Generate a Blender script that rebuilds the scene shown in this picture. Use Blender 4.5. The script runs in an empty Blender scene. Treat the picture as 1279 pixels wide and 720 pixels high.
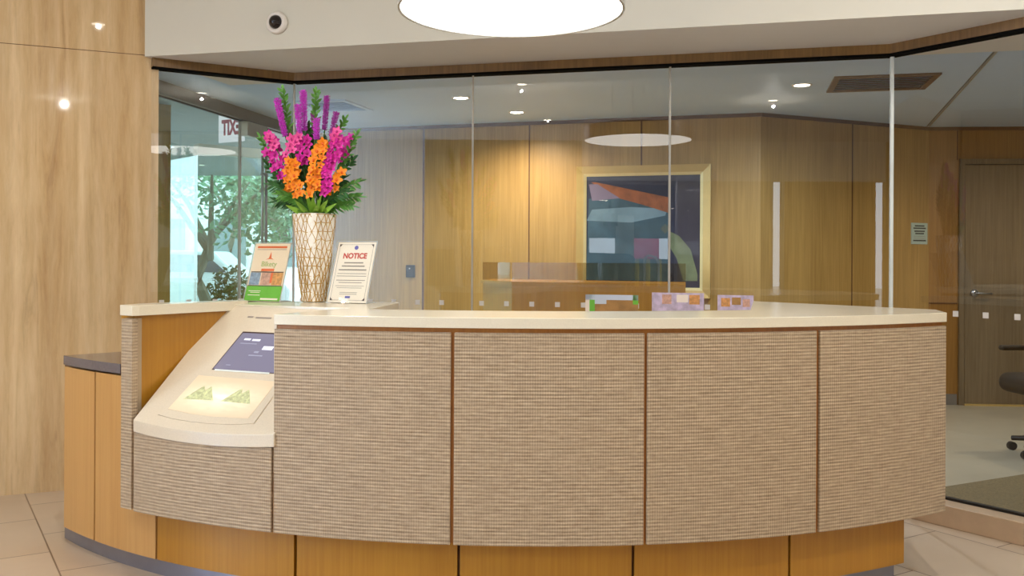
import bpy, bmesh, math, random
from math import sin, cos, pi, sqrt, atan2, radians
from mathutils import Vector, Matrix
random.seed(7)
scn = bpy.context.scene
COL = scn.collection

# ------------------------------------------------------------------ survey helpers
F, H = 1180.0, 1.28                      # focal length in pixels, eye height in metres
ROLL = 0.0052
def yh(x): return 323.5 + ROLL*(x-640)
def ray(x, y):                           # direction with unit depth
    return Vector(((x-640)/F, 1.0, -(y-yh(x))/F))
def at(x, y, Y): return Vector((0, 0, H)) + ray(x, y)*Y
def at_z(x, y, z):
    d = ray(x, y); return Vector((0, 0, H)) + d*((z-H)/d.z)
def at_wall(x, y, a, b):                 # hit the vertical plane through plan points a, b
    d = ray(x, y); n = Vector((b[1]-a[1], a[0]-b[0], 0))
    t = n.dot(Vector((a[0], a[1], 0)))/n.dot(d)
    return Vector((0, 0, H)) + d*t

def lin(c):
    return tuple((v/12.92 if v <= .04045 else ((v+.055)/1.055)**2.4) for v in (x/255 for x in c)) + (1,)

# ------------------------------------------------------------------ materials
MATS = {}
def base_mat(name):
    m = bpy.data.materials.new(name); m.use_nodes = True
    nt = m.node_tree; nt.nodes.clear()
    out = nt.nodes.new('ShaderNodeOutputMaterial'); b = nt.nodes.new('ShaderNodeBsdfPrincipled')
    nt.links.new(b.outputs[0], out.inputs[0]); MATS[name] = m
    return m, nt, b
def node(nt, t, **kw):
    n = nt.nodes.new(t)
    for k, v in kw.items():
        if k.startswith('i_'): n.inputs[k[2:].replace('_', ' ')].default_value = v
        else: setattr(n, k, v)
    return n
def mixc(nt, fac, a, b, mode='MIX'):
    m = nt.nodes.new('ShaderNodeMix'); m.data_type = 'RGBA'; m.blend_type = mode
    for i, v in ((0, fac), (6, a), (7, b)):
        if hasattr(v, 'is_output') or isinstance(v, bpy.types.NodeSocket): nt.links.new(v, m.inputs[i])
        else: m.inputs[i].default_value = v
    return m.outputs[2]
def ramp(nt, src, pts):
    r = nt.nodes.new('ShaderNodeValToRGB'); nt.links.new(src, r.inputs[0])
    e = r.color_ramp.elements
    while len(e) < len(pts): e.new(.5)
    for k, (p, c) in enumerate(pts): e[k].position = p; e[k].color = c
    return r.outputs[0]
def coords(nt, scale=(1, 1, 1), rot=(0, 0, 0), kind='Object'):
    tc = nt.nodes.new('ShaderNodeTexCoord'); mp = nt.nodes.new('ShaderNodeMapping')
    mp.inputs['Scale'].default_value = scale; mp.inputs['Rotation'].default_value = rot
    nt.links.new(tc.outputs[kind], mp.inputs[0]); return mp.outputs[0]
def noise(nt, vec, scale, detail=4, rough=.55, dist=0):
    n = node(nt, 'ShaderNodeTexNoise'); n.inputs['Scale'].default_value = scale
    n.inputs['Detail'].default_value = detail; n.inputs['Roughness'].default_value = rough
    n.inputs['Distortion'].default_value = dist; nt.links.new(vec, n.inputs['Vector']); return n.outputs[0]
def bump(nt, b, h, strength, dist):
    bp = node(nt, 'ShaderNodeBump'); bp.inputs['Strength'].default_value = strength
    bp.inputs['Distance'].default_value = dist; nt.links.new(h, bp.inputs['Height'])
    nt.links.new(bp.outputs[0], b.inputs['Normal'])

def plain(name, c, rough=.5, metal=0, var=.06, vs=8, spec=.5):
    """a colour with a little procedural variation"""
    m, nt, b = base_mat(name)
    n = noise(nt, coords(nt), vs, 3)
    c0 = tuple(x*(1-var) for x in lin(c)[:3])+(1,); c1 = tuple(min(1, x*(1+var)) for x in lin(c)[:3])+(1,)
    nt.links.new(ramp(nt, n, [(.3, c0), (.7, c1)]), b.inputs['Base Color'])
    b.inputs['Roughness'].default_value = rough; b.inputs['Metallic'].default_value = metal
    b.inputs['Specular IOR Level'].default_value = spec
    return m
def wood(name, c0, c1, rough=.35, fine=70, zs=2.0, seams=None):
    m, nt, b = base_mat(name)
    v = coords(nt, (fine, fine, zs)); a = noise(nt, v, 1.0, 5, .6)
    v2 = coords(nt, (3.5, 3.5, .35)); bb = noise(nt, v2, 1.0, 3)
    k = node(nt, 'ShaderNodeMath', operation='ADD'); nt.links.new(a, k.inputs[0])
    s = node(nt, 'ShaderNodeMath', operation='MULTIPLY_ADD'); nt.links.new(bb, s.inputs[0]); s.inputs[1].default_value = .9; s.inputs[2].default_value = -.45
    nt.links.new(s.outputs[0], k.inputs[1])
    nt.links.new(ramp(nt, k.outputs[0], [(.25, lin(c0)), (.75, lin(c1))]), b.inputs['Base Color'])
    b.inputs['Roughness'].default_value = rough
    bump(nt, b, a, .08, .001)
    return m
def emit(name, c, s):
    m = bpy.data.materials.new(name); m.use_nodes = True; nt = m.node_tree; nt.nodes.clear()
    out = nt.nodes.new('ShaderNodeOutputMaterial'); e = nt.nodes.new('ShaderNodeEmission')
    e.inputs[0].default_value = lin(c); e.inputs[1].default_value = s
    nt.links.new(e.outputs[0], out.inputs[0]); MATS[name] = m; return m
def glass_mat(name, tint, k=2.0, base=0.0):
    m = bpy.data.materials.new(name); m.use_nodes = True; nt = m.node_tree; nt.nodes.clear()
    out = nt.nodes.new('ShaderNodeOutputMaterial'); mx = nt.nodes.new('ShaderNodeMixShader')
    tr = nt.nodes.new('ShaderNodeBsdfTransparent'); gl = nt.nodes.new('ShaderNodeBsdfGlossy')
    tr.inputs[0].default_value = tint; gl.inputs['Roughness'].default_value = 0; gl.inputs[0].default_value = (1, 1, 1, 1)
    fr = node(nt, 'ShaderNodeFresnel'); fr.inputs[0].default_value = 1.5
    g = nt.nodes.new('ShaderNodeNewGeometry')
    inv = node(nt, 'ShaderNodeMath', operation='SUBTRACT'); inv.inputs[0].default_value = 1; nt.links.new(g.outputs['Backfacing'], inv.inputs[1])
    mu = node(nt, 'ShaderNodeMath', operation='MULTIPLY_ADD'); mu.inputs[1].default_value = k; mu.inputs[2].default_value = base; nt.links.new(fr.outputs[0], mu.inputs[0])
    m2 = node(nt, 'ShaderNodeMath', operation='MULTIPLY', use_clamp=True); nt.links.new(mu.outputs[0], m2.inputs[0]); nt.links.new(inv.outputs[0], m2.inputs[1])
    nt.links.new(m2.outputs[0], mx.inputs[0]); nt.links.new(tr.outputs[0], mx.inputs[1]); nt.links.new(gl.outputs[0], mx.inputs[2])
    nt.links.new(mx.outputs[0], out.inputs[0]); MATS[name] = m; return m

def fabric_mat(name, hi, lo):
    m, nt, b = base_mat(name)
    tc = nt.nodes.new('ShaderNodeTexCoord'); sp = nt.nodes.new('ShaderNodeSeparateXYZ')
    nt.links.new(tc.outputs['UV'], sp.inputs[0])
    wob = noise(nt, coords(nt, (9, 40, 1), kind='UV'), 1, 3)
    def wave(sock, pitch, extra=None):
        a = node(nt, 'ShaderNodeMath', operation='MULTIPLY'); nt.links.new(sock, a.inputs[0]); a.inputs[1].default_value = 2*pi/pitch
        o = a.outputs[0]
        if extra is not None:
            c = node(nt, 'ShaderNodeMath', operation='MULTIPLY_ADD'); nt.links.new(extra, c.inputs[0]); c.inputs[1].default_value = 2.2; nt.links.new(o, c.inputs[2]); o = c.outputs[0]
        s = node(nt, 'ShaderNodeMath', operation='SINE'); nt.links.new(o, s.inputs[0])
        h = node(nt, 'ShaderNodeMath', operation='MULTIPLY_ADD'); nt.links.new(s.outputs[0], h.inputs[0]); h.inputs[1].default_value = .5; h.inputs[2].default_value = .5
        return h.outputs[0]
    rz = wave(sp.outputs[1], .0125, wob); rx = wave(sp.outputs[0], .0088)
    mlt = node(nt, 'ShaderNodeMath', operation='MULTIPLY_ADD'); nt.links.new(rx, mlt.inputs[0]); mlt.inputs[1].default_value = .3; 
    k2 = node(nt, 'ShaderNodeMath', operation='MULTIPLY'); nt.links.new(rz, k2.inputs[0]); k2.inputs[1].default_value = .7
    nt.links.new(k2.outputs[0], mlt.inputs[2])
    streak = noise(nt, coords(nt, (12, 160, 1), kind='UV'), 1, 4, .65)
    blotch = noise(nt, coords(nt, (60, 60, 1), kind='UV'), 1, 3)
    c1 = ramp(nt, mlt.outputs[0], [(.1, lin(lo)), (.8, lin(hi))])
    c2 = mixc(nt, .5, c1, ramp(nt, streak, [(.33, lin((122, 98, 72))), (.67, lin((198, 174, 144)))]))
    c3 = mixc(nt, .12, c2, ramp(nt, blotch, [(.3, lin((120, 100, 70))), (.7, lin((220, 204, 172)))]))
    nt.links.new(c3, b.inputs['Base Color'])
    b.inputs['Roughness'].default_value = .55; b.inputs['Sheen Weight'].default_value = .25
    bump(nt, b, mlt.outputs[0], .55, .003)
    return m

# travertine
def travertine():
    m, nt, b = base_mat('travertine')
    def wave(scale, dist, det, dsc, sx, sz):
        w = node(nt, 'ShaderNodeTexWave', wave_type='BANDS', bands_direction='X', wave_profile='SIN')
        for k, v in (('Scale', scale), ('Distortion', dist), ('Detail', det), ('Detail Scale', dsc), ('Detail Roughness', .68)): w.inputs[k].default_value = v
        nt.links.new(coords(nt, (sx, sx, sz)), w.inputs['Vector']); return w.outputs['Fac']
    w1 = wave(1.5, 5, 6, 1.6, 1, .13); w2 = wave(4.2, 7, 8, 2.2, 1, .26)
    n1 = noise(nt, coords(nt, (2.4, 2.4, .1)), 1.6, 3, .6); n3 = noise(nt, coords(nt, (26, 26, 2.4)), 1.5, 6, .7, .8)
    c1 = ramp(nt, w1, [(.05, lin((176, 138, 88))), (.35, lin((210, 174, 124))), (.65, lin((230, 200, 152))), (.95, lin((198, 160, 106)))])
    c2 = ramp(nt, w2, [(.0, lin((128, 92, 52))), (.10, lin((196, 158, 108))), (.5, lin((216, 184, 136))), (1, lin((246, 226, 188)))])
    c3 = ramp(nt, n3, [(.3, lin((160, 126, 88))), (.55, lin((224, 198, 160)))])
    n4 = noise(nt, coords(nt, (6.5, 6.5, .5)), 1.6, 9, .68, 1.6)
    c4 = ramp(nt, n4, [(.32, lin((150, 112, 66))), (.42, lin((206, 170, 120))), (.58, lin((226, 196, 150))), (.72, lin((244, 224, 186)))])
    cc = mixc(nt, .3, c1, c2); cc = mixc(nt, .55, cc, c4); cc = mixc(nt, .2, cc, c3)
    cc = mixc(nt, .30, cc, ramp(nt, n1, [(.38, lin((186, 150, 108))), (.6, lin((232, 210, 174)))]))
    nt.links.new(cc, b.inputs['Base Color'])
    b.inputs['Roughness'].default_value = .03; b.inputs['Specular IOR Level'].default_value = .35
    return m
travertine()

def tiles():
    m, nt, b = base_mat('floor_tile')
    ang = atan2(-1.325, .83)
    v = coords(nt, (1, 1, 1), (0, 0, -ang))
    # shift so that a long joint runs through the surveyed point
    mp = v.node; p = Vector((-2.63, 5.108)); c, s = cos(-ang), sin(-ang)
    mp.inputs['Location'].default_value = (-(c*p.x-s*p.y)+.0, -(s*p.x+c*p.y), 0)
    br = node(nt, 'ShaderNodeTexBrick'); nt.links.new(v, br.inputs[0])
    br.offset = .5; br.offset_frequency = 2
    for k, val in (('Scale', 1.0), ('Mortar Size', .0035), ('Mortar Smooth', .2), ('Bias', 0), ('Brick Width', .60), ('Row Height', .60)):
        br.inputs[k].default_value = val
    br.inputs['Color1'].default_value = lin((204, 186, 164)); br.inputs['Color2'].default_value = lin((214, 198, 178)); br.inputs['Mortar'].default_value = lin((128, 106, 88))
    n1 = noise(nt, coords(nt), 3.5, 5, .6, .4)
    cc = mixc(nt, .35, br.outputs[0], ramp(nt, n1, [(.35, lin((186, 158, 130))), (.65, lin((228, 206, 182)))]), 'MULTIPLY')
    cc = mixc(nt, .5, br.outputs[0], cc)
    nt.links.new(cc, b.inputs['Base Color']); b.inputs['Roughness'].default_value = .3
    return m
tiles()
def tile_wall(name, cols, scale, rough):
    m, nt, b = base_mat(name)
    n = noise(nt, coords(nt), scale, 6, .7)
    nt.links.new(ramp(nt, n, [(.35, lin(cols[0])), (.65, lin(cols[1]))]), b.inputs['Base Color']); b.inputs['Roughness'].default_value = rough
    return m

fabric_mat('woven_fabric', (192, 168, 136), (118, 94, 70))
wood('amber_wood', (166, 112, 26), (182, 130, 40), .35)
wood('cabinet_wood', (190, 142, 82), (202, 156, 96), .35)
wood('wall_oak', (158, 122, 62), (188, 150, 84), .38)
wood('frame_oak', (140, 98, 42), (166, 120, 58), .35)
wood('header_oak', (112, 82, 44), (140, 106, 60), .4)
wood('gap_oak', (150, 92, 30), (176, 114, 44), .4)
wood('credenza_oak', (178, 126, 38), (196, 144, 54), .35)
wood('door_wood', (108, 92, 68), (134, 117, 90), .45)
wood('grey_oak', (150, 134, 108), (176, 160, 132), .45)
plain('quartz', (224, 214, 192), .18, var=.04, vs=260)
plain('quartz_kiosk', (216, 202, 180), .22, var=.04, vs=200)
plain('white_paint', (210, 206, 194), .6, var=.015, vs=2)
plain('soffit_paint', (222, 220, 222), .6, var=.02, vs=2)
plain('inner_ceiling', (192, 216, 250), .6, var=.02, vs=2)  # cool daylight tint put into the ceiling's base colour
plain('dark_gap', (70, 42, 14), .6)
plain('dark_stone', (104, 98, 104), .08, var=.2, vs=180)
plain('toe_metal', (140, 142, 156), .3, .7)
plain('black', (16, 15, 15), .5)
plain('gasket', (10, 9, 9), .95, spec=.1)
plain('joint_brown', (96, 60, 30), .6)
plain('bronze', (120, 92, 62), .3, .3)
plain('brushed_steel', (176, 178, 182), .28, .9)
plain('grey_metal', (134, 130, 124), .4, .5)
plain('white_plastic', (232, 226, 220), .4)
plain('silver', (190, 188, 184), .3, .6)
plain('gold_paint', (206, 176, 110), .3, .35)
plain('net_gold', (184, 142, 60), .35, .2)
plain('gold_light', (222, 206, 150), .35, .25)
plain('concrete', (182, 172, 148), .35, var=.06, vs=3)
tile_wall('mat_olive', ((98, 84, 54), (140, 122, 84)), 110, .9)
plain('pale_panel', (186, 184, 176), .5)
plain('kerb_stone', (206, 180, 152), .3, var=.06, vs=12)
plain('chair_fabric', (44, 34, 20), .8)
plain('paper', (240, 226, 212), .5, var=.01)
plain('paper_peach', (242, 218, 190), .5, var=.02)
plain('orange_ink', (226, 110, 60), .5)
plain('red_ink', (196, 62, 50), .5)
plain('grey_ink', (150, 138, 130), .5)
plain('dark_ink', (60, 40, 36), .5)
plain('blue_ink', (100, 96, 170), .5)
plain('green_ink', (110, 186, 60), .5)
plain('pale_green_ink', (176, 186, 120), .5)
plain('photo_blue', (150, 168, 190), .5, var=.3, vs=60)
plain('photo_pink', (206, 160, 140), .5, var=.25, vs=60)
plain('photo_ochre', (210, 150, 90), .5, var=.3, vs=60)
plain('sign_green', (178, 202, 196), .5, var=.02)
plain('teal_ink', (26, 56, 60), .5)
plain('lilac', (196, 180, 204), .5, var=.25, vs=30)
plain('frit', (214, 208, 202), .6, var=.02)
plain('silicone', (176, 172, 164), .4)
plain('glass_edge', (226, 232, 228), .3)
plain('acrylic_edge', (200, 202, 198), .4)
plain('exit_red', (196, 90, 110), .5)
plain('canopy_grey', (150, 160, 158), .7)
plain('asphalt', (150, 152, 150), .8)
plain('pavement', (206, 204, 198), .8)
plain('building_white', (226, 228, 226), .7, var=.03)
plain('window_dark', (120, 138, 140), .2)
plain('tree_leaf', (120, 158, 122), .7, var=.35, vs=3)
plain('bark', (112, 108, 92), .8)
plain('car_white', (222, 226, 228), .25)
plain('car_dark', (60, 66, 70), .2)
plain('tyre', (28, 28, 28), .8)
plain('garage_concrete', (120, 128, 132), .8)
plain('garage_wall', (96, 106, 114), .8)
plain('safety_yellow', (240, 206, 40), .5)
plain('pink_panel', (236, 90, 130), .6)
plain('navy', (34, 34, 62), .5, var=.1)
plain('planter_green', (70, 96, 50), .8, var=.4, vs=20)
plain('stem_green', (70, 118, 44), .6)
plain('leaf_green', (84, 140, 52), .5, var=.3, vs=30)
plain('leaf_dark', (44, 92, 38), .5, var=.3, vs=30)
plain('leaf_bright', (132, 178, 60), .5, var=.2, vs=30)
plain('purple_bloom', (204, 62, 200), .6, var=.4, vs=150)
plain('violet_bloom', (164, 44, 156), .6, var=.4, vs=150)
plain('magenta_petal', (214, 30, 160), .5, var=.2, vs=50)
plain('pink_petal', (232, 84, 160), .5, var=.15, vs=50)
plain('orange_petal', (250, 142, 12), .5, var=.15, vs=50)
plain('plum_lip', (176, 24, 120), .5)
plain('amber_lip', (228, 100, 14), .5)
emit('lamp_glow', (255, 253, 246), 3.2)
emit('lobby_lamp_glow', (255, 246, 228), 6.0)
emit('exit_plate', (240, 236, 242), .55)
emit('down_glow', (255, 244, 220), 14)
glass_mat('partition_glass', (.975, .98, .985, 1), 1.7, .0)
glass_mat('street_glass', (.86, .95, .93, 1), 1.6, .0)
glass_mat('acrylic', (.97, .98, .97, 1), .3, 0)
glass_mat('frosted_green', (.66, .80, .77, 1), 2.0, .05)

# dome of the camera, dark and glossy
m, nt, b = base_mat('dome'); b.inputs['Base Color'].default_value = lin((34, 26, 26)); b.inputs['Roughness'].default_value = .05
# screen
def screen_mat():
    m, nt, b = base_mat('screen')
    b.inputs['Base Color'].default_value = lin((60, 58, 66)); b.inputs['Roughness'].default_value = .12
    b.inputs['Emission Color'].default_value = lin((128, 124, 146)); b.inputs['Emission Strength'].default_value = .55
screen_mat()
emit('screen_text', (226, 226, 240), .9)
emit('screen_pale', (160, 158, 176), .7)

plain('vase_mosaic', (240, 234, 224), .3, var=.06, vs=60)

# backlit glass of the kiosk
def backlit():
    m, nt, b = base_mat('kiosk_glass')
    b.inputs['Base Color'].default_value = lin((236, 214, 182)); b.inputs['Roughness'].default_value = .12
    tc = nt.nodes.new('ShaderNodeTexCoord'); sp = nt.nodes.new('ShaderNodeSeparateXYZ'); nt.links.new(tc.outputs['UV'], sp.inputs[0])
    def band(sock, c, w):
        a = node(nt, 'ShaderNodeMath', operation='SUBTRACT'); nt.links.new(sock, a.inputs[0]); a.inputs[1].default_value = c
        q = node(nt, 'ShaderNodeMath', operation='ABSOLUTE'); nt.links.new(a.outputs[0], q.inputs[0])
        r = node(nt, 'ShaderNodeMath', operation='MULTIPLY_ADD', use_clamp=True); nt.links.new(q.outputs[0], r.inputs[0]); r.inputs[1].default_value = -1/w; r.inputs[2].default_value = 1
        return r.outputs[0]
    n = noise(nt, coords(nt, (6, 9, 1), kind='UV'), 1, 2)
    a = band(sp.outputs[1], .46, .42); bb = band(sp.outputs[0], .5, .62)
    p = node(nt, 'ShaderNodeMath', operation='MULTIPLY'); nt.links.new(a, p.inputs[0]); nt.links.new(bb, p.inputs[1])
    p2 = node(nt, 'ShaderNodeMath', operation='MULTIPLY'); nt.links.new(p.outputs[0], p2.inputs[0]); nt.links.new(n, p2.inputs[1])
    st = node(nt, 'ShaderNodeMath', operation='MULTIPLY'); nt.links.new(p2.outputs[0], st.inputs[0]); st.inputs[1].default_value = .65
    b.inputs['Emission Color'].default_value = lin((255, 252, 226)); nt.links.new(st.outputs[0], b.inputs['Emission Strength'])
backlit()
plain('mountain_print', (204, 208, 160), .4, var=.3, vs=70)
MM = MATS

# ------------------------------------------------------------------ object helpers
def link(name, me, mat, parent=None):
    o = bpy.data.objects.new(name, me); COL.objects.link(o)
    if mat is not None:
        for mt in (mat if isinstance(mat, (list, tuple)) else [mat]): me.materials.append(MM[mt])
    if parent is not None:
        o.parent = parent
        o.matrix_parent_inverse = Matrix.Translation(-parent.location) if parent.get('_inv', 1) else Matrix()
    return o
def from_bm(name, bm, mat, parent=None, smooth=False, bevel=0):
    bmesh.ops.recalc_face_normals(bm, faces=bm.faces)
    me = bpy.data.meshes.new(name); bm.to_mesh(me); bm.free()
    if smooth:
        for p in me.polygons: p.use_smooth = True
    o = link(name, me, mat, parent)
    if bevel:
        md = o.modifiers.new('bevel', 'BEVEL'); md.width = bevel; md.segments = 2; md.limit_method = 'ANGLE'
    return o
def thing(name, label, cat, loc=(0, 0, 0), group=None):
    o = bpy.data.objects.new(name, None); COL.objects.link(o); o.location = loc; o.empty_display_size = .1
    tag(o, label, cat, group); return o
def tag(o, label=None, cat=None, group=None, kind=None):
    if label: o['label'] = label
    if cat: o['category'] = cat
    if group: o['group'] = group
    if kind: o['kind'] = kind
    return o
def structure(o): o['kind'] = 'structure'; return o

def prism_bm(pts, z0, z1, bm=None):
    bm = bm or bmesh.new()
    n = len(pts)
    g = lambda z, p: z(p) if callable(z) else z
    lo = [bm.verts.new((p[0], p[1], g(z0, p))) for p in pts]; hi = [bm.verts.new((p[0], p[1], g(z1, p))) for p in pts]
    bm.faces.new(lo[::-1]); bm.faces.new(hi)
    for i in range(n): bm.faces.new((lo[i], lo[(i+1) % n], hi[(i+1) % n], hi[i]))
    return bm
def box_bm(c, size, rz=0, bm=None, M=None):
    bm = bm or bmesh.new()
    mt = Matrix.Translation(c) @ Matrix.Rotation(rz, 4, 'Z') @ Matrix.Diagonal((*size, 1))
    if M is not None: mt = M @ mt
    bmesh.ops.create_cube(bm, size=1, matrix=mt); return bm
def seg_bm(a, b, th, z0, z1, bm=None, side=0):
    """a wall segment between two plan points; side -1/0/1 shifts the thickness"""
    a, b = Vector(a[:2]), Vector(b[:2]); d = (b-a).normalized(); n = Vector((-d.y, d.x))
    o0 = n*th*(side-1)/2; o1 = n*th*(side+1)/2
    return prism_bm([a+o0, b+o0, b+o1, a+o1], z0, z1, bm)
def cyl_bm(a, b, r0, r1=None, seg=12, bm=None, cap=True):
    bm = bm or bmesh.new(); r1 = r0 if r1 is None else r1
    a, b = Vector(a), Vector(b); d = b-a
    M = Matrix.Translation((a+b)/2) @ d.to_track_quat('Z', 'Y').to_matrix().to_4x4()
    bmesh.ops.create_cone(bm, cap_ends=cap, segments=seg, radius1=r0, radius2=r1, depth=d.length, matrix=M); return bm
def lathe_bm(prof, c=(0, 0, 0), seg=48, bm=None, M=None):
    bm = bm or bmesh.new(); rings = []
    for r, z in prof:
        rings.append([bm.verts.new((c[0]+r*cos(2*pi*k/seg), c[1]+r*sin(2*pi*k/seg), c[2]+z)) for k in range(seg)] if r > 1e-6 else [bm.verts.new((c[0], c[1], c[2]+z))])
    for a, b in zip(rings, rings[1:]):
        for k in range(seg):
            k2 = (k+1) % seg
            if len(a) == 1 and len(b) == 1: continue
            if len(a) == 1: bm.faces.new((a[0], b[k], b[k2]))
            elif len(b) == 1: bm.faces.new((a[k], a[k2], b[0]))
            else: bm.faces.new((a[k], a[k2], b[k2], b[k]))
    if M is not None: bmesh.ops.transform(bm, matrix=M, verts=bm.verts)
    return bm
def tube_bm(pts, r, seg=8, bm=None):
    bm = bm or bmesh.new(); pts = [Vector(p) for p in pts]; rings = []
    for i, p in enumerate(pts):
        d = (pts[min(i+1, len(pts)-1)]-pts[max(i-1, 0)]).normalized()
        q = d.to_track_quat('Z', 'Y'); rr = r(i/(len(pts)-1)) if callable(r) else r
        rings.append([bm.verts.new(p + q @ Vector((rr*cos(2*pi*k/seg), rr*sin(2*pi*k/seg), 0))) for k in range(seg)])
    for a, b in zip(rings, rings[1:]):
        for k in range(seg): bm.faces.new((a[k], a[(k+1) % seg], b[(k+1) % seg], b[k]))
    bm.faces.new(rings[0][::-1]); bm.faces.new(rings[-1]); return bm
def text_obj(name, s, size, M, mat, parent, depth=.0006, bold=0, xs=1):
    cu = bpy.data.curves.new(name+'_c', 'FONT'); cu.body = s; cu.size = size; cu.align_x = 'CENTER'; cu.align_y = 'CENTER'
    cu.extrude = depth; cu.offset = bold
    t = bpy.data.objects.new(name+'_t', cu); COL.objects.link(t)
    dg = bpy.context.evaluated_depsgraph_get(); dg.update()
    me = bpy.data.meshes.new_from_object(t.evaluated_get(dg)); bpy.data.objects.remove(t); bpy.data.curves.remove(cu)
    me.transform(M @ Matrix.Diagonal((xs, 1, 1, 1))); me.materials.clear()
    return link(name, me, mat, parent)

# ------------------------------------------------------------------ the desk's circle
CX, CY, R = .075, 6.30, 3.03
def pang(x, r):                          # angle on the desk's circle (radius r) that shows at image column x
    k = (x-640)/F
    # (k*Y-CX)^2+(Y-CY)^2=r^2, near root
    a = k*k+1; b_ = -2*(k*CX+CY); c = CX*CX+CY*CY-r*r
    Y = (-b_-sqrt(max(0, b_*b_-4*a*c)))/(2*a); return atan2(k*Y-CX, CY-Y)
def pt(a, r): return Vector((CX+r*sin(a), CY-r*cos(a)))
def arc(a0, a1, r, n=24): return [pt(a0+(a1-a0)*k/n, r) for k in range(n+1)]
def curved_panel(name, a0, a1, r, th, z0, z1, mat, parent, n=20, bev=0, nz=1):
    """curved slab: outer face at r, thickness th inwards, UV in metres on the outer face"""
    bm = bmesh.new(); uv = bm.loops.layers.uv.new('UVMap')
    f = lambda z, a: z(a) if callable(z) else z
    cols = []
    for k in range(n+1):
        a = a0+(a1-a0)*k/n; o, i = pt(a, r), pt(a, r-th)
        cols.append([bm.verts.new((o.x, o.y, f(z0, a))), bm.verts.new((o.x, o.y, f(z1, a))), bm.verts.new((i.x, i.y, f(z1, a))), bm.verts.new((i.x, i.y, f(z0, a)))])
    def face(vs, us):
        fc = bm.faces.new(vs)
        for l, u in zip(fc.loops, us): l[uv].uv = u
    for k in range(n):
        A, B = cols[k], cols[k+1]; ua, ub = (a0+(a1-a0)*k/n)*r, (a0+(a1-a0)*(k+1)/n)*r
        for j in range(4):
            j2 = (j+1) % 4
            q = [A[j], B[j], B[j2], A[j2]]
            face(q, [(ua, A[j].co.z), (ub, B[j].co.z), (ub, B[j2].co.z), (ua, A[j2].co.z)])
    for cset, u in ((cols[0], a0*r), (cols[-1], a1*r)):
        face(cset, [(u, cset[0].co.z), (u, cset[1].co.z), (u+th, cset[2].co.z), (u+th, cset[3].co.z)])
    return from_bm(name, bm, mat, parent, bevel=bev)

Z_TOP, Z_SLAB, Z_PT, Z_PB = 1.075, 1.038, 1.022, .283
desk = thing('reception_desk', 'curved reception desk with woven beige panels, amber wood base and cream stone counter', 'reception desk', (CX, CY-2.9, 0))

# woven panels
seams = [(343.5, 564), (568.5, 806), (810, 1021.5), (1025.5, 1183)]
for x0, x1 in seams:
    curved_panel('woven_panel', pang(x0, R), pang(x1, R), R, .026, Z_PB, Z_PT, 'woven_fabric', desk, bev=.002)
curved_panel('woven_panel', pang(168.5, R), pang(340.5, R), R, .026, Z_PB, .592, 'woven_fabric', desk, bev=.002)
curved_panel('woven_panel', pang(152.5, R), pang(166, R), R, .026, Z_PB+.004, Z_PT+.014, 'woven_fabric', desk, n=3, bev=.001)
# backing shells behind the panels
curved_panel('backing_shell', pang(345, R), pang(1181, R), R-.012, .06, Z_PB+.004, Z_SLAB, 'gap_oak', desk, n=48)
curved_panel('backing_shell', pang(153.5, R), pang(345, R), R-.014, .06, Z_PB+.004, .605, 'gap_oak', desk, n=16)

# counter slab
rin = 2.585
aL, aR = pang(343, R+.006), pang(1183.5, R+.006)
ring = arc(aL, aR, R+.006, 60)
inner = arc(pang(938, rin), pang(462, rin), rin, 30)
top_line_L = Vector((-1.262, 4.140)); top_line_R = Vector((-.662, 3.872))
outline = ring + [Vector((1.79, 3.985)), Vector((1.205, 4.715))] + inner + [Vector((-.523, 4.38)), Vector((-.56, 4.44)), Vector((-1.17, 4.44)), top_line_L, top_line_R]
from_bm('countertop', prism_bm(outline, Z_SLAB, Z_TOP), 'quartz', desk, bevel=.002)
# inner wood face of the counter (staff side) and its arms
st = arc(pang(950, rin+.04), pang(470, rin+.04), rin+.04, 30)
curved_panel('staff_side_panel', pang(462, rin+.06), pang(960, rin+.06), rin+.06, .03, .0, Z_SLAB, 'amber_wood', desk, n=30)
from_bm('arm_body', prism_bm([(1.72, 3.99), (1.19, 4.66), (.99, 3.93), (1.0, 3.8), (1.66, 3.86)], .30, Z_SLAB), 'amber_wood', desk)
from_bm('arm_body', prism_bm([(-.69, 3.93), (-.56, 4.36), (-1.15, 4.40), (-1.22, 4.17)], 0, Z_SLAB), 'amber_wood', desk)

# divider beside the kiosk: wood side, its own cream capping
u = Vector((.6, .8))
o0, i0 = pt(pang(152.5, R-.03), R-.03), pt(pang(168, R-.03), R-.03)
i1 = i0+u*.52; o1 = o0+u*.56
from_bm('divider_body', prism_bm([i0, i1, o1, o0], .283, 1.046), 'amber_wood', desk)
from_bm('divider_edge', prism_bm([i0+u*.0+Vector((.001, -.001)), i0+u*.03+Vector((.006, -.004)), i0+u*.03, i0], .66, 1.036), 'woven_fabric', desk)
c0, c1 = pt(pang(150.5, R+.004), R+.004), pt(pang(165.5, R+.004), R+.004)
from_bm('divider_capping', prism_bm([c0, c1, c1+Vector((.012, .0))+u*.02, i1+u*.0+Vector((.010, -.006)), i1+u*.03, o1+u*.03, o0+u*.1+Vector((-.012, .006))], 1.048, 1.0895), 'quartz', desk, bevel=.002)

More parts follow.
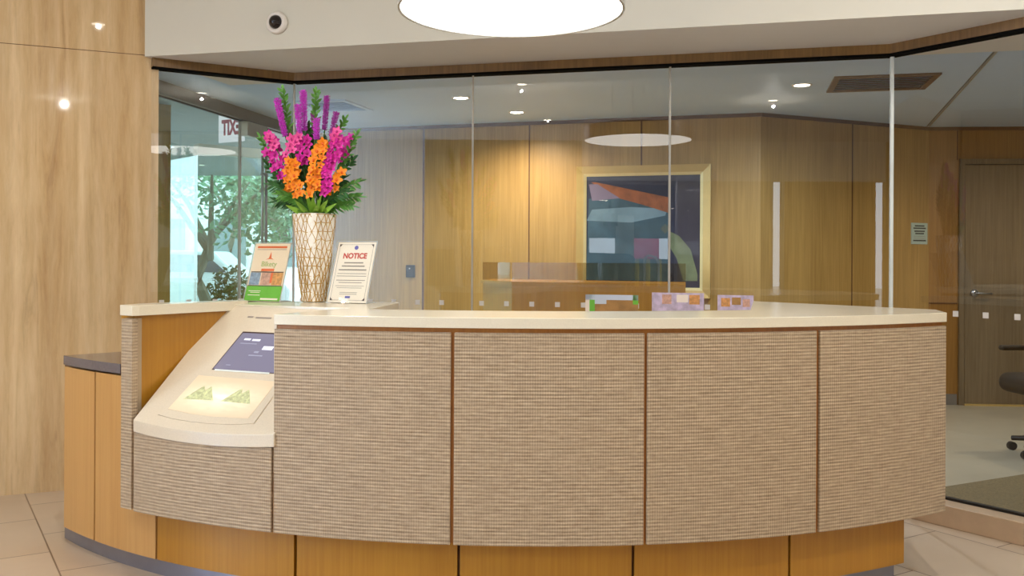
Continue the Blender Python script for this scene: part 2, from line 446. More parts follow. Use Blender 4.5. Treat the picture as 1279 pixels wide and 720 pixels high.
# kiosk slope -------------------------------------------------------------
A = Vector((-1.48, 3.70, .652)); hv = Vector((.407, .913, 0)); SL = .852
au = Vector((.9135, -.407, 0)).normalized(); av = Vector((hv.x, hv.y, SL)).normalized(); an = au.cross(av).normalized()
def kz(p): return A.z + ((p[0]-A.x)*hv.x+(p[1]-A.y)*hv.y)*SL
def on_kiosk(x, y):
    d = ray(x, y); o = Vector((0, 0, H)); return o + d*((A-o).dot(an)/d.dot(an))
karc = arc(pang(168, R+.008), pang(344, R+.008), R+.008, 16)
kout = karc + [Vector((-.664, 3.870)), top_line_R+Vector((0, 0)), top_line_L, Vector((i1.x-.075, i1.y-.1))]
kout = karc + [Vector((-.665, 3.868)), Vector((-1.258, 4.136))]
from_bm('kiosk_top', prism_bm(kout, lambda p: kz(p)-.046, kz), 'quartz_kiosk', desk, bevel=.0015)
kb = arc(pang(170, R-.09), pang(344, R-.09), R-.09, 12)
from_bm('kiosk_body', prism_bm(kb + [Vector((-.68, 3.88)), Vector((-1.25, 4.12))], .3, lambda p: kz(p)-.05), 'joint_brown', desk)
from_bm('counter_end', prism_bm([pt(pang(343.5, R-.01), R-.01), pt(pang(346.5, R-.01), R-.01), Vector((-.645, 3.86)), Vector((-.660, 3.868))], .5, Z_SLAB), 'quartz_kiosk', desk)
def kuv(p): q = p-A; return q.dot(au), q.dot(av)
def kp(uu, vv, h=0): return A + au*uu + av*vv + an*h
def slab_on_kiosk(name, uvs, h0, h1, mat, uvmap=False, parent=None):
    bm = bmesh.new(); uvl = bm.loops.layers.uv.new('UVMap')
    lo = [bm.verts.new(kp(a, b_, h0)) for a, b_ in uvs]; hi = [bm.verts.new(kp(a, b_, h1)) for a, b_ in uvs]
    us = [a for a, _ in uvs]; vs = [b_ for _, b_ in uvs]
    f1 = bm.faces.new(hi)
    for l, (a, b_) in zip(f1.loops, uvs): l[uvl].uv = ((a-min(us))/(max(us)-min(us)), (b_-min(vs))/(max(vs)-min(vs)))
    bm.faces.new(lo[::-1])
    for i in range(len(uvs)):
        j = (i+1) % len(uvs); bm.faces.new((lo[i], lo[j], hi[j], hi[i]))
    return from_bm(name, bm, mat, parent or desk)
KQ = lambda pts: [kuv(on_kiosk(x, y)) for x, y in pts]
# touch panel board: thin raised board following the slope
board = KQ([(199, 518.5), (216, 523.5), (240, 527.5), (265, 530), (292, 531), (319, 530), (343, 496)])
ub = kuv(on_kiosk(307, 392)); 
board = board + [(board[5][0]+.01, ub[1]-.012), (ub[0], ub[1])]
slab_on_kiosk('touch_board', board, .0, .0035, 'quartz_kiosk')
gl = KQ([(212, 512), (240, 518), (268, 521.5), (312, 524), (338, 491)])
gt = kuv(on_kiosk(250, 470)); g2 = (gl[4][0], gt[1]-.004)
slab_on_kiosk('backlit_glass', gl + [g2, gt], .0034, .0046, 'kiosk_glass')
scr = KQ([(268, 462), (305, 417)])
su = board[5][0]-.005
s0, s1 = scr
slab_on_kiosk('screen_bezel', [(s0[0]-.005, s0[1]-.004), (su, s0[1]-.004), (su, s1[1]+.008), (s1[0]-.005, s1[1]+.008)], .0034, .0042, 'dark_ink')
scrn = slab_on_kiosk('touch_screen', [(s0[0], s0[1]), (su-.006, s0[1]), (su-.006, s1[1]), (s1[0], s1[1])], .0040, .0048, 'screen')
def kbar(x0, x1, y, hgt, mat, name='screen_caption', parent=None):
    a = kuv(on_kiosk(x0, y)); b_ = kuv(on_kiosk(x1, y)); slab_on_kiosk(name, [(a[0], a[1]-hgt), (b_[0], a[1]-hgt), (b_[0], a[1]+hgt), (a[0], a[1]+hgt)], .0046, .0052, mat, parent=parent)
for x0, x1, y, hg, mt in ((307, 315, 425, .005, 'screen_text'), (317, 327, 426, .005, 'screen_text'), (302, 323, 430, .002, 'screen_pale'), (330, 343, 436, .010, 'screen_text'), (319, 325, 441, .005, 'screen_pale'), (312, 330, 445, .003, 'screen_pale'), (284, 290, 457, .002, 'screen_pale')):
    kbar(x0, x1, y, hg, mt)
kbar(270, 341, 463.2, .004, 'glass_edge', 'screen_ledge')
kbar(311, 318, 397, .004, 'grey_ink', 'board_lettering'); kbar(321, 341, 398, .004, 'grey_ink', 'board_lettering')
def mount(pts, mat='mountain_print'):
    slab_on_kiosk('mountain_emblem', KQ(pts), .0044, .0052, mat)
mount([(231, 499.5), (257.5, 483), (258.5, 489), (266.5, 484), (268, 501.5)])
mount([(278, 502.5), (300, 489), (305, 487), (304, 493), (313.5, 488), (314.5, 506)])

# plinth, cabinet and toe kick ---------------------------------------------
RP = 2.935
zt_low, ztall = Z_PB+.03, .792
a_step = pang(153, RP)
curved_panel('cabinet_door', pang(82, RP), pang(119.3, RP), RP, .02, .072, .789, 'cabinet_wood', desk, n=8, bev=.001)
# L shaped door: tall on the left, low where it runs under the woven panel
bm = bmesh.new(); th = .02
aa = pang(121, RP); ab = pang(196.5, RP)
def lpanel():
    angs = [aa+(a_step-aa)*k/5 for k in range(6)]; angs2 = [a_step+(ab-a_step)*k/8 for k in range(1, 9)]
    pts = [(a, .072) for a in angs+angs2] + [(a, zt_low) for a in ([a_step+(ab-a_step)*k/8 for k in range(8, -1, -1)])] + [(a, .789) for a in angs[::-1]]
    return pts
cabs = [(a, .072, .789) for a in [aa+(a_step-aa)*k/5 for k in range(6)]]
o = curved_panel('cabinet_door', aa, a_step, RP, .02, .072, .789, 'cabinet_wood', None, n=5)
o2 = curved_panel('x', a_step, ab, RP, .02, .072, zt_low, 'cabinet_wood', None, n=8)
bmj = bmesh.new(); bmj.from_mesh(o.data); bmj.from_mesh(o2.data)
for q in (o, o2): bpy.data.objects.remove(q)
from_bm('cabinet_door', bmj, 'cabinet_wood', desk)
for x0, x1, mt in ((198.8, 369.5, 'amber_wood'), (373, 573.5, 'amber_wood'), (577, 791.5, 'amber_wood'), (795, 987, 'amber_wood'), (990, 1131.5, 'amber_wood')):
    curved_panel('plinth_panel', pang(x0, RP), pang(x1, RP), RP, .02, .072, zt_low, mt, desk, bev=.001)
curved_panel('plinth_core', pang(82.3, RP), pang(1131, RP), RP-.021, .3, .068, zt_low-.002, 'joint_brown', desk, n=50)
from_bm('plinth_core', prism_bm(arc(pang(82.3, RP-.021), a_step, RP-.021, 8)+arc(a_step, pang(82.3, RP-.021), RP-.30, 8), .07, .79), 'joint_brown', desk)
curved_panel('toe_kick', pang(83, RP-.03), pang(1119, RP-.03), RP-.03, .2, 0, .07, 'toe_metal', desk, n=60)
ctop = arc(pang(80.5, RP+.006), pang(151, RP+.006), RP+.006, 12)+arc(pang(151, RP+.006), pang(80.5, RP+.006), RP-.30, 12)
from_bm('cabinet_top', prism_bm(ctop, .798, .838), 'dark_stone', desk, bevel=.001)
from_bm('staff_side_floor_plate', prism_bm(arc(pang(500, 2.6), pang(930, 2.6), 2.62, 20)+[Vector((.9, 4.0)), Vector((-.6, 4.0))], 0, .02), 'dark_gap', desk)

# ------------------------------------------------------------------ glass partition
G = [Vector(p) for p in ((-2.0, 5.363), (-1.332, 5.764), (-.231, 5.481), (.864, 5.200), (1.970, 4.916), (2.362, 4.361))]
Gext = G[5] + (G[5]-G[4]).normalized()*1.45
ZH = 2.34
def inner_shift(a, b, d):
    dd = (b-a).normalized(); n = Vector((-dd.y, dd.x)); return a+n*d, b+n*d
panes = [(G[0]+(G[0]-G[1]).normalized()*.05, G[1]), (G[1], G[2]), (G[2], G[3]), (G[3], G[4]), (G[4], Gext)]
ZK = .105
for k, (a, b_) in enumerate(panes):
    o = from_bm('window_%d' % (k+1), seg_bm(a, b_, .012, ZK, ZH), 'partition_glass'); structure(o)
    # square safety dots along the pane, a decal on the inner glass
    d = (b_-a).normalized(); n = Vector((-d.y, d.x)); L = (b_-a).length
    bm = bmesh.new(); nn = int(L/.149)
    for j in range(nn):
        p = a+d*(.06+.149*j)
        c = p - n*.0075
        box_bm((c.x, c.y, 1.022), (.028, .001, .028), atan2(d.y, d.x), bm)
    from_bm('safety_marker', bm, 'frit', o)
for k, (p, r_, mt) in enumerate(((G[1], .005, 'silicone'), (G[2], .005, 'silicone'), (G[3], .005, 'silicone'), (G[4], .008, 'glass_edge'))):
    structure(from_bm('trim_%d' % (k+3), box_bm((p.x, p.y-.006, (ZK+ZH)/2), (r_*2, .016, ZH-ZK)), mt))
# timber header band with black gasket, soffit, white bulkhead
def path_strip(pts, off, th, z0, z1, name, mat):
    bm = bmesh.new()
    for a, b_ in zip(pts, pts[1:]):
        d = (b_-a).normalized(); n = Vector((-d.y, d.x)); a2 = a-n*off; b2 = b_-n*off
        seg_bm(a2-d*.0, b2+d*.0, th, z0, z1, bm)
    return structure(from_bm(name, bm, mat))
gp = [panes[0][0], G[1], G[4], Gext]
path_strip(gp, 0, .07, ZH+.012, 2.405, 'trim_1', 'header_oak')
path_strip(gp, 0, .074, ZH+.002, ZH+.013, 'trim_2', 'gasket')
BW0, BW1 = Vector((-2.06, 5.285)), Vector((3.80, 3.817))
d_ = (BW1-BW0).normalized(); nb = Vector((-d_.y, d_.x))
structure(from_bm('wall_bulkhead', prism_bm([BW0, BW1, BW1+nb*.9, BW0+nb*.9], 2.402, 3.12), ['white_paint']))
o = bpy.data.objects['wall_bulkhead']; o.data.materials.append(MM['soffit_paint'])
for p in o.data.polygons:
    if p.normal.z < -.5: p.material_index = 1
# kerb under the glass
kp0 = [G[0]-Vector((.05, .03)), G[1], G[4], Gext]
bm = bmesh.new()
for a, b_ in zip(kp0, kp0[1:]):
    d = (b_-a).normalized(); n = Vector((-d.y, d.x)); seg_bm(a-n*.055, b_-n*.055, .13, 0, ZK, bm)
structure(from_bm('trim_7', bm, 'kerb_stone', bevel=.004))
bm = bmesh.new()
for a, b_ in zip(kp0, kp0[1:]): seg_bm(a, b_, .03, ZK-.004, ZK+.012, bm)
structure(from_bm('trim_8', bm, 'black'))

# ------------------------------------------------------------------ room shell
W = [Vector(p) for p in ((-1.95, 8.822), (2.004, 7.627), (3.704, 8.40), (6.6, 8.16))]
ZC = 2.47
colA, colB = Vector((-5.5, 3.81)), Vector((-2.008, 5.356))
cd = (colB-colA).normalized(); cn = Vector((-cd.y, cd.x))
def trav(name, z0, z1): return structure(from_bm(name, prism_bm([colA, colB, colB+cn*.9, colA+cn*.9], z0, z1), 'travertine'))
trav('wall_left_stone', 0, 2.416); trav('wall_left_stone_upper', 2.42, 3.12)
structure(from_bm('trim_9', prism_bm([colA+cn*.003, colB+cn*.003-cd*.003, colB+cn*.8, colA+cn*.8], 2.41, 2.425), 'joint_brown'))
# floors
structure(from_bm('floor', prism_bm([(-9, -9), (6.8, -9), (6.8, 8.9), (-2.0, 8.9), (-2.6, 6.0), (-7, 5), (-9, -.6)], -.1, 0), 'floor_tile'))
inn = [G[0]+Vector((-.0, .07)), G[1]+Vector((.02, .08)), G[4]+Vector((.05, .07)), Gext+Vector((.08, .05)), Vector((6.6, 3.03)), Vector((6.6, 8.2)), W[2], W[1], W[0], Vector((-2.4, 6.43)), ]
structure(from_bm('floor_inner', prism_bm(inn, 0, .004), 'concrete'))
# inner room ceiling and walls
structure(from_bm('ceiling_inner', prism_bm([Vector((-2.75, 5.2)), G[1]+Vector((0, .04)), G[4]+Vector((.02, .03)), Gext+Vector((.1, 0)), Vector((6.7, 3.0)), Vector((6.7, 8.5)), W[2]+Vector((0, .1)), W[1]+Vector((0, .1)), W[0]+Vector((-.05, .1)), Vector((-2.42, 6.43))], ZC, ZC+.1), 'inner_ceiling'))
structure(from_bm('wall_inner_back', seg_bm(W[0], W[1], .1, 0, ZC, side=1), 'wall_oak'))
structure(from_bm('wall_inner_corner', seg_bm(W[1], W[2], .1, 0, ZC, side=1), 'wall_oak'))
structure(from_bm('wall_inner_door_side', seg_bm(W[2], W[3], .1, 0, ZC, side=1), 'frame_oak'))
structure(from_bm('wall_inner_right', seg_bm(Vector((6.6, 8.2)), Vector((6.6, 3.0)), .1, 0, ZC, side=1), 'wall_oak'))
structure(from_bm('wall_inner_front', seg_bm(Vector((6.6, 3.0)), Gext+Vector((.0, -.05)), .1, 0, ZC, side=1), 'white_paint'))
bm = bmesh.new()
for a, b_ in ((W[0], W[1]), (W[1], W[2]), (W[2], W[3])): seg_bm(a, b_, .012, ZC-.03, ZC, bm, side=-1)
structure(from_bm('trim_10', bm, 'joint_brown'))
# vertical joints of the wood panelling
bm = bmesh.new()
def vjoint(x, a, b_, z0, z1, w):
    p = at_wall(x, 300, a, b_); d = (b_-a).normalized(); n = Vector((-d.y, d.x)); q = Vector((p.x, p.y))-n*.001
    seg_bm(q-d*w/2, q+d*w/2, .004, z0, z1, bm)
vjoint(529, W[0], W[1], 0, ZC-.03, .018); vjoint(661, W[0], W[1], 0, ZC-.03, .010); vjoint(801, W[0], W[1], 0, ZC-.03, .014)
vjoint(398, W[0], W[1], 0, ZC-.03, .010); vjoint(1064.5, W[1], W[2], 0, ZC-.03, .010)
structure(from_bm('trim_11', bm, 'joint_brown'))
bm = bmesh.new(); vjoint(1195.5, W[2], W[3], 2.18, ZC-.03, .008); seg_bm(W[2]+Vector((.0, -.004)), at_wall(1196, 300, W[2], W[3]).xy+Vector((0, -.004)), .003, .90, .91, bm)
structure(from_bm('trim_12', bm, 'joint_brown'))
bm = bmesh.new(); seg_bm(W[2]+Vector((.0, -.004)), at_wall(1196, 300, W[2], W[3]).xy+Vector((0, -.004)), .012, .004, .10, bm)
structure(from_bm('baseboard_inner', bm, 'grey_metal'))

# door
dw = (W[3]-W[2]).normalized(); dn = Vector((-dw.y, dw.x))
q0 = at_wall(1197.5, 300, W[2], W[3]).xy; fr_w = .045; dwid = .98
def on_dw(t, off=0): return q0+dw*t-dn*off
bm = bmesh.new()
seg_bm(on_dw(0, .012), on_dw(fr_w, .012), .03, .004, 2.185, bm); seg_bm(on_dw(fr_w+dwid, .012), on_dw(2*fr_w+dwid, .012), .03, .004, 2.185, bm); seg_bm(on_dw(fr_w, .012), on_dw(fr_w+dwid, .012), .03, 2.14, 2.185, bm)
door = structure(from_bm('door_1', seg_bm(on_dw(fr_w+.006, .006), on_dw(fr_w+dwid-.006, .006), .02, .02, 2.13), 'door_wood'))
from_bm('door_frame', bm, 'door_wood', door)
bm = bmesh.new(); seg_bm(on_dw(fr_w, .003), on_dw(fr_w+dwid, .003), .010, .004, 2.14, bm); from_bm('door_gap', bm, 'black', door)
hp = on_dw(fr_w+.085); hz = 1.0
bm = cyl_bm(Vector((*(hp-dn*.014), hz)), Vector((*(hp-dn*.036), hz)), .032, seg=24)
cyl_bm(Vector((*(hp-dn*.03), hz)), Vector((*(hp-dn*.075), hz)), .011, seg=14, bm=bm)
tube_bm([Vector((*(hp-dn*.07), hz)), Vector((*(hp-dn*.075+dw*.03), hz-.001)), Vector((*(hp-dn*.072+dw*.13), hz-.006))], .008, bm=bm)
from_bm('door_handle', bm, 'brushed_steel', door, smooth=True)
bm = bmesh.new(); seg_bm(on_dw(fr_w, .03), on_dw(fr_w+dwid, .03), .03, .004, .02, bm); from_bm('glint_strip', bm, 'gold_paint', door)  # gold strip standing in for light reflected under the door

# ------------------------------------------------------------------ lobby shell behind the viewer
nG = Vector((G[4].y-G[1].y, G[1].x-G[4].x)).normalized(); nG = -nG if nG.y < 0 else nG
dG = nG.dot(G[3])
def mir(a, b_):                            # a: sideways, b: depth, as seen mirrored in the long glass panes
    v = Vector((a, b_)); return v-2*(nG.dot(v)-dG)*nG
def mp3(a, b_, z): m_ = mir(a, b_); return Vector((m_.x, m_.y, z))
YV = 14.7
rp = lambda px: mir((px-640)/80.27, YV)
ZL = 3.12
structure(from_bm('ceiling_lobby', prism_bm([(-8.3, -.7), (4.6, -8.2), (4.6, 3.6), BW1, BW0, (-2.1, 5.4), (-5.6, 3.9)], ZL, ZL+.1), 'white_paint'))
structure(from_bm('wall_right', seg_bm(Vector((4.5, 3.62)), Vector((4.5, -8.2)), .1, 0, ZL, side=1), 'white_paint'))
structure(from_bm('wall_right_return', seg_bm(Gext+Vector((0, -.02)), Vector((4.55, 3.62)), .1, 0, ZL), 'white_paint'))
# rear: timber panelled wall beside full height glazing
rw = [rp(844), rp(962)]
structure(from_bm('wall_rear_timber', seg_bm(rp(846), rp(962), .12, 0, 2.5), 'grey_oak'))
structure(from_bm('wall_rear_right', seg_bm(rp(979), rp(1092), .12, 0, 2.5), 'frame_oak'))
structure(from_bm('wall_rear_far', seg_bm(rp(1104), mir(12.5, YV), .12, 0, ZL), 'wall_oak'))
structure(from_bm('wall_rear_over', seg_bm(rp(727), rp(1104), .14, 2.5, ZL), 'white_paint'))
structure(from_bm('wall_rear_left', seg_bm(mir(-4.2, YV), rp(531), .12, 0, ZL), 'pale_panel'))
structure(from_bm('wall_rear_middle', seg_bm(rp(531), rp(727), .12, 0, ZL), 'door_wood'))
structure(from_bm('trim_13', seg_bm(rp(728), rp(845), .06, 2.44, 2.5), 'grey_metal'))
for k, px in enumerate((728, 845, 963, 977)):
    structure(from_bm('trim_%d' % (14+k), seg_bm(rp(px-2), rp(px+2), .08, 0, 2.5), 'brushed_steel'))
# wall left: glazed towards the daylight
lw0, lw1 = mir(-4.2, YV), Vector((-5.6, 1.6))
structure(from_bm('wall_left', seg_bm(lw1, Vector((-5.5, 3.81)), .12, 0, ZL), 'wall_oak'))
for k in range(5):
    p = lw0.lerp(lw1, k/4); structure(from_bm('trim_%d' % (20+k), box_bm((p.x, p.y, ZL/2), (.08, .08, ZL)), 'brushed_steel'))
structure(from_bm('trim_26', seg_bm(lw0, lw1, .1, 2.95, ZL), 'grey_metal'))

# ------------------------------------------------------------------ storefront on the left of the inner room
S0, S1 = Vector((-2.72, 5.30)), Vector((-1.93, 8.80))
S0 = Vector((-2.40, 6.43)) + (Vector((-2.40, 6.43))-Vector((-1.95, 8.80))).normalized()*1.15
S1 = Vector((-1.955, 8.78))
sd = (S1-S0).normalized(); sn = Vector((-sd.y, sd.x))
structure(from_bm('trim_30', seg_bm(S0, S1, .09, 2.38, ZC), 'grey_metal'))
structure(from_bm('trim_31', seg_bm(S0, S1, .02, 2.37, 2.385), 'black'))
def sf(x): return at_wall(x, 300, S0, S1).xy
pd = sf(299)
structure(from_bm('window_6', seg_bm(S0, pd-sd*.01, .012, .02, 2.38), 'street_glass'))
dg = structure(from_bm('door_2', seg_bm(pd+sd*.005, S1-sd*.35, .012, .02, 2.30), 'street_glass'))
bm = bmesh.new(); seg_bm(pd-sd*.004, pd+sd*.012, .02, .02, 2.37, bm); from_bm('door_edge', bm, 'silicone', dg)
c = pd+sd*.32+Vector((.02, 0))
bm = seg_bm(pd+sd*.0-sn*.04, pd+sd*.36-sn*.04, .06, 2.255, 2.372); from_bm('patch_fitting', bm, 'silver', dg, bevel=.004)
hb = pd+sd*.38-sn*.05
bm = cyl_bm((hb.x, hb.y, 1.0), (hb.x, hb.y, 2.15), .012); 
for zz in (1.2, 1.98): cyl_bm((hb.x, hb.y, zz), (hb.x+sn.x*.05, hb.y+sn.y*.05, zz), .008, bm=bm)
from_bm('pull_handle', bm, 'grey_metal', dg, smooth=True)
hb = pd+sd*.52+sn*.05
bm = cyl_bm((hb.x, hb.y, 1.3), (hb.x, hb.y, 2.15), .012)
for zz in (1.5, 1.98): cyl_bm((hb.x, hb.y, zz), (hb.x-sn.x*.05, hb.y-sn.y*.05, zz), .008, bm=bm)
from_bm('pull_handle', bm, 'brushed_steel', dg, smooth=True)
structure(from_bm('window_7', seg_bm(S1-sd*.34, S1, .012, .02, 2.38), 'street_glass'))
# outer vestibule: second glass line with white head rail
V0, V1 = at(245, 300, 9.0).xy, at(352, 300, 9.6).xy
structure(from_bm('trim_32', seg_bm(V0, V1, .12, 2.27, 2.36), 'white_paint'))
structure(from_bm('window_8', seg_bm(V0, V1, .012, .0, 2.27), 'street_glass'))
structure(from_bm('trim_33', box_bm((V0.x, V0.y, 1.13), (.02, .03, 2.27)), 'grey_metal'))
V2 = at(206, 300, 8.3).xy
structure(from_bm('window_9', seg_bm(V2, V0, .03, 0, 2.30), 'frosted_green'))
structure(from_bm('wall_vestibule', seg_bm(at(160, 300, 8.1).xy, at(207, 300, 8.3).xy, .25, 0, 2.6), 'wall_oak'))
# canopy over the pavement outside
structure(from_bm('ceiling_canopy', prism_bm([(-12, 6.5), (-2.5, 6.0), (-1.95, 9.0), (-1.0, 15.5), (-12, 15.5)], 2.62, 2.9), 'canopy_grey'))
structure(from_bm('floor_outside', prism_bm([(-60, -40), (40, -40), (40, 60), (-60, 60)], -.25, -.11), 'pavement'))
structure(from_bm('floor_street', prism_bm([(-40, 16.5), (10, 16.5), (10, 24), (-40, 24)], -.108, -.10), 'asphalt'))
structure(from_bm('trim_34', prism_bm([(-40, 15.8), (10, 15.8), (10, 16.0), (-40, 16.0)], -.11, .02), 'pavement'))

# white block across the street with rows of windows
bx = thing('street_building', 'pale building with grid of windows across the street, behind the tree', 'building', (-10, 34, -.1))
from_bm('facade', box_bm((-10, 36, 6), (22, 4, 12.2)), 'building_white', bx)
for k in range(9):
    for j in range(3):
        X = -19+k*2.2; Z = 1.0+j*3.2
        f = from_bm('window', box_bm((X, 34.0, Z+.8), (1.25, .12, 1.7)), 'window_dark', bx)
        if k % 3 == 0 and j == 0: from_bm('sill', box_bm((X, 33.93, Z-.1), (1.4, .2, .1)), 'building_white', f)

# street trees
def leaf_cloud(bm, c, rad, n, size, rng, squash=.8):
    for _ in range(n):
        v = Vector((rng.gauss(0, 1), rng.gauss(0, 1), rng.gauss(0, 1))).normalized()*rad*rng.random()**.45
        p = Vector(c)+Vector((v.x, v.y, v.z*squash)); s = size*rng.uniform(.6, 1.2)
        M = Matrix.Translation(p) @ Matrix.Rotation(rng.uniform(0, 6.28), 4, Vector((rng.gauss(0, 1), rng.gauss(0, 1), rng.gauss(0, 1))).normalized())
        vs = [bm.verts.new(M @ Vector(q)*1) for q in ((-s, 0, 0), (0, -s*.45, s*.08), (s, 0, 0), (0, s*.45, s*.08))]
        bm.faces.new(vs)
def tree(x, Y, h, label, rng):
    p = at(x, 330, Y); t = thing('street_tree', label, 'tree', (p.x, Y, -.1), 'trees on the pavement outside')
    lp = [Vector((p.x+.1*sin(k*1.3), Y, -.1+k*h*.5/6)) for k in range(7)]
    bm = tube_bm(lp, lambda s: .13*(1-.5*s)); top = lp[-1]
    for k in range(5):
        a = k*1.26; tube_bm([top-Vector((0, 0, .3*k*.3)), top+Vector((cos(a)*.6, sin(a)*.6, .6)), top+Vector((cos(a)*1.2, sin(a)*1.2, 1.1))], lambda s: .06*(1-.7*s), 6, bm)
    from_bm('trunk', bm, 'bark', t)
    bm = bmesh.new()
    for k in range(9):
        a = k*.9; leaf_cloud(bm, top+Vector((cos(a)*1.2, sin(a)*1.0, .2+.34*k % 1.9)), .8, 230, .085, rng)
    me = bpy.data.meshes.new('crown'); bm.to_mesh(me); bm.free(); link('crown', me, 'tree_leaf', t)
rg = random.Random(3)
tree(256, 16.4, 3.4, 'leafy street tree left of the glass door, seen above the parked car', rg)
tree(292, 28, 5.2, 'leafy street tree seen behind the glass door pull handles', rg)
tree(352, 24.5, 4.2, 'leafy street tree directly behind the flower vase', rg)
# low shrub in planter
pp = at(289, 355, 12.5)
sh = thing('planter_box', 'dark planter with green hedge outside the glass, left of the orange brochure', 'planter', (pp.x, 12.5, -.1))
from_bm('box', box_bm((pp.x, 12.5, .25), (.34, .5, .72)), 'black', sh, bevel=.01)
bm = bmesh.new(); leaf_cloud(bm, (pp.x, 12.5, .85), .3, 500, .05, rg, 1.1); me = bpy.data.meshes.new('hedge'); bm.to_mesh(me); bm.free(); link('hedge', me, 'planter_green', sh)

def car(name, loc, rz, body, label, group=None):
    t = thing(name, label, 'car', loc, group)
    M = Matrix.Translation(loc) @ Matrix.Rotation(rz, 4, 'Z')
    prof = [(-2.2, .35), (2.2, .35), (2.25, .75), (2.05, .95), (1.2, 1.05), (.75, 1.5), (-1.5, 1.55), (-2.05, 1.05), (-2.25, .8)]
    bm = bmesh.new()
    l = [bm.verts.new(M @ Vector((x, -.85, z))) for x, z in prof]; r_ = [bm.verts.new(M @ Vector((x, .85, z))) for x, z in prof]
    bm.faces.new(l); bm.faces.new(r_[::-1])
    for i in range(len(prof)): j = (i+1) % len(prof); bm.faces.new((l[j], l[i], r_[i], r_[j]))
    from_bm('body', bm, body, t, bevel=.05)
    for s in (-1, 1):
        bm = bmesh.new(); vs = [bm.verts.new(M @ Vector((x, s*.862, z))) for x, z in ((1.0, 1.08), (.62, 1.42), (-1.4, 1.46), (-1.75, 1.1))]; bm.faces.new(vs)
        g_ = bmesh.ops.extrude_face_region(bm, geom=bm.faces[:]); bmesh.ops.translate(bm, vec=M.to_3x3() @ Vector((0, -s*.02, 0)), verts=[v for v in g_['geom'] if isinstance(v, bmesh.types.BMVert)])
        from_bm('side_window', bm, 'car_dark', t)
        for x in (-1.35, 1.4):
            w = from_bm('wheel', cyl_bm(M @ Vector((x, s*.88, .33)), M @ Vector((x, s*.66, .33)), .33, seg=20), 'tyre', t)
            from_bm('hubcap', cyl_bm(M @ Vector((x, s*.89, .33)), M @ Vector((x, s*.87, .33)), .19, seg=14), 'silver', w)
    return t
cp = at(268, 330, 19.5); car('parked_car', (cp.x-.6, 19.5, -.1), .1, 'car_white', 'white car parked on the street, seen through the left glass')

# exit sign, seen from its back
ex = at(289, 160, 7.9)
es = thing('exit_sign', 'small hanging exit sign with red letters seen reversed beside the glass door', 'sign', tuple(ex))
eM = Matrix.Translation(ex) @ Matrix.Rotation(radians(-30), 4, 'Z')
from_bm('plate', box_bm((.0, 0, 0), (.30, .008, .235), M=eM), 'exit_plate', es, bevel=.002)
text_obj('lettering', 'EXIT', .17, eM @ Matrix.Translation((.0, -.0055, 0)) @ Matrix.Rotation(pi/2, 4, 'X') @ Matrix.Diagonal((-1, 1, 1, 1)), 'exit_red', es, bold=.008, xs=.62)
from_bm('hanger', box_bm((.0, 0, .19), (.02, .02, .15), M=eM), 'brushed_steel', es)

# ------------------------------------------------------------------ ceiling fittings
def pendant(name, x, Y, z, r, mat, label, hgt=.10, group=None):
    t = thing(name, label, 'ceiling light', (x, Y, z), group)
    from_bm('drum_shade', lathe_bm([(r-.008, .0), (r, 0), (r, hgt), (r-.2*r, hgt+.005), (.0, hgt+.005)], (x, Y, z), 96), 'silver', t, smooth=False)
    from_bm('diffuser', lathe_bm([(0, .004), (r*.5, .0035), (r-.009, .004)], (x, Y, z), 96), mat, t)
    for k in range(3):
        a = k*2.094; from_bm('suspension_cable', cyl_bm((x+cos(a)*r*.6, Y+sin(a)*r*.6, z+hgt), (x+cos(a)*r*.6, Y+sin(a)*r*.6, ZL), .003, seg=6), 'silver', t)
    return t
lp = at(637.5, 14, 3.431)
pendant('pendant_lamp', lp.x, lp.y, lp.z, .41, 'lamp_glow', 'large round glowing drum lamp hanging above the desk')
def downlight(x, y, z, label, group, power, mat='down_glow', r=.055, spot='SPOT', col=(1, .86, .66), size=2.2):
    t = thing('downlight', label, 'ceiling light', (x, y, z), group)
    from_bm('trim_ring', lathe_bm([(r, 0), (r+.012, 0), (r+.012, -.004), (r, -.006), (r-.004, -.001)], (x, y, z), 28), 'white_plastic', t)
    from_bm('lens', lathe_bm([(0, -.0015), (r-.002, -.0015)], (x, y, z), 28), mat, t)
    if spot:
        ld = bpy.data.lights.new('downlight_bulb', spot); ld.energy = power
        if spot == 'SPOT': ld.spot_size = size; ld.spot_blend = .9
        ld.color = col; ld.shadow_soft_size = .012
        lo = bpy.data.objects.new('bulb', ld); COL.objects.link(lo); lo.location = (0, 0, -.07 if spot == 'POINT' else -.02); lo.parent = t
g = 'recessed downlights of the inner room'
d1 = at_z(575, 122, ZC); d2 = at_z(645, 140, ZC); d3 = at_z(1001, 106, ZC)
WARM, COOL = (1, .84, .60), (.72, .85, 1)
downlight(d1.x, d1.y, ZC, 'round recessed downlight nearest the glass joint, left of the pair', g, 60, size=3.05, col=COOL)
downlight(d2.x, d2.y, ZC, 'round recessed downlight close above the oak wall left of the picture', g, 42, col=WARM, size=2.7)
downlight(d3.x, d3.y, ZC, 'round recessed downlight beside the ceiling air vent', g, 60, size=3.05, col=COOL)
downlight(4.3, 6.9, ZC, 'added recessed downlight in front of the grey door, out of frame', g, 30, size=2.9, col=WARM)  # unseen lamp added to brighten the inner room
downlight(5.5, 5.2, ZC, 'added recessed downlight at the far right of the inner room, out of frame', g, 36, size=3.0, col=COOL)  # second added fill lamp, never in view
g = 'recessed downlights of the lobby'
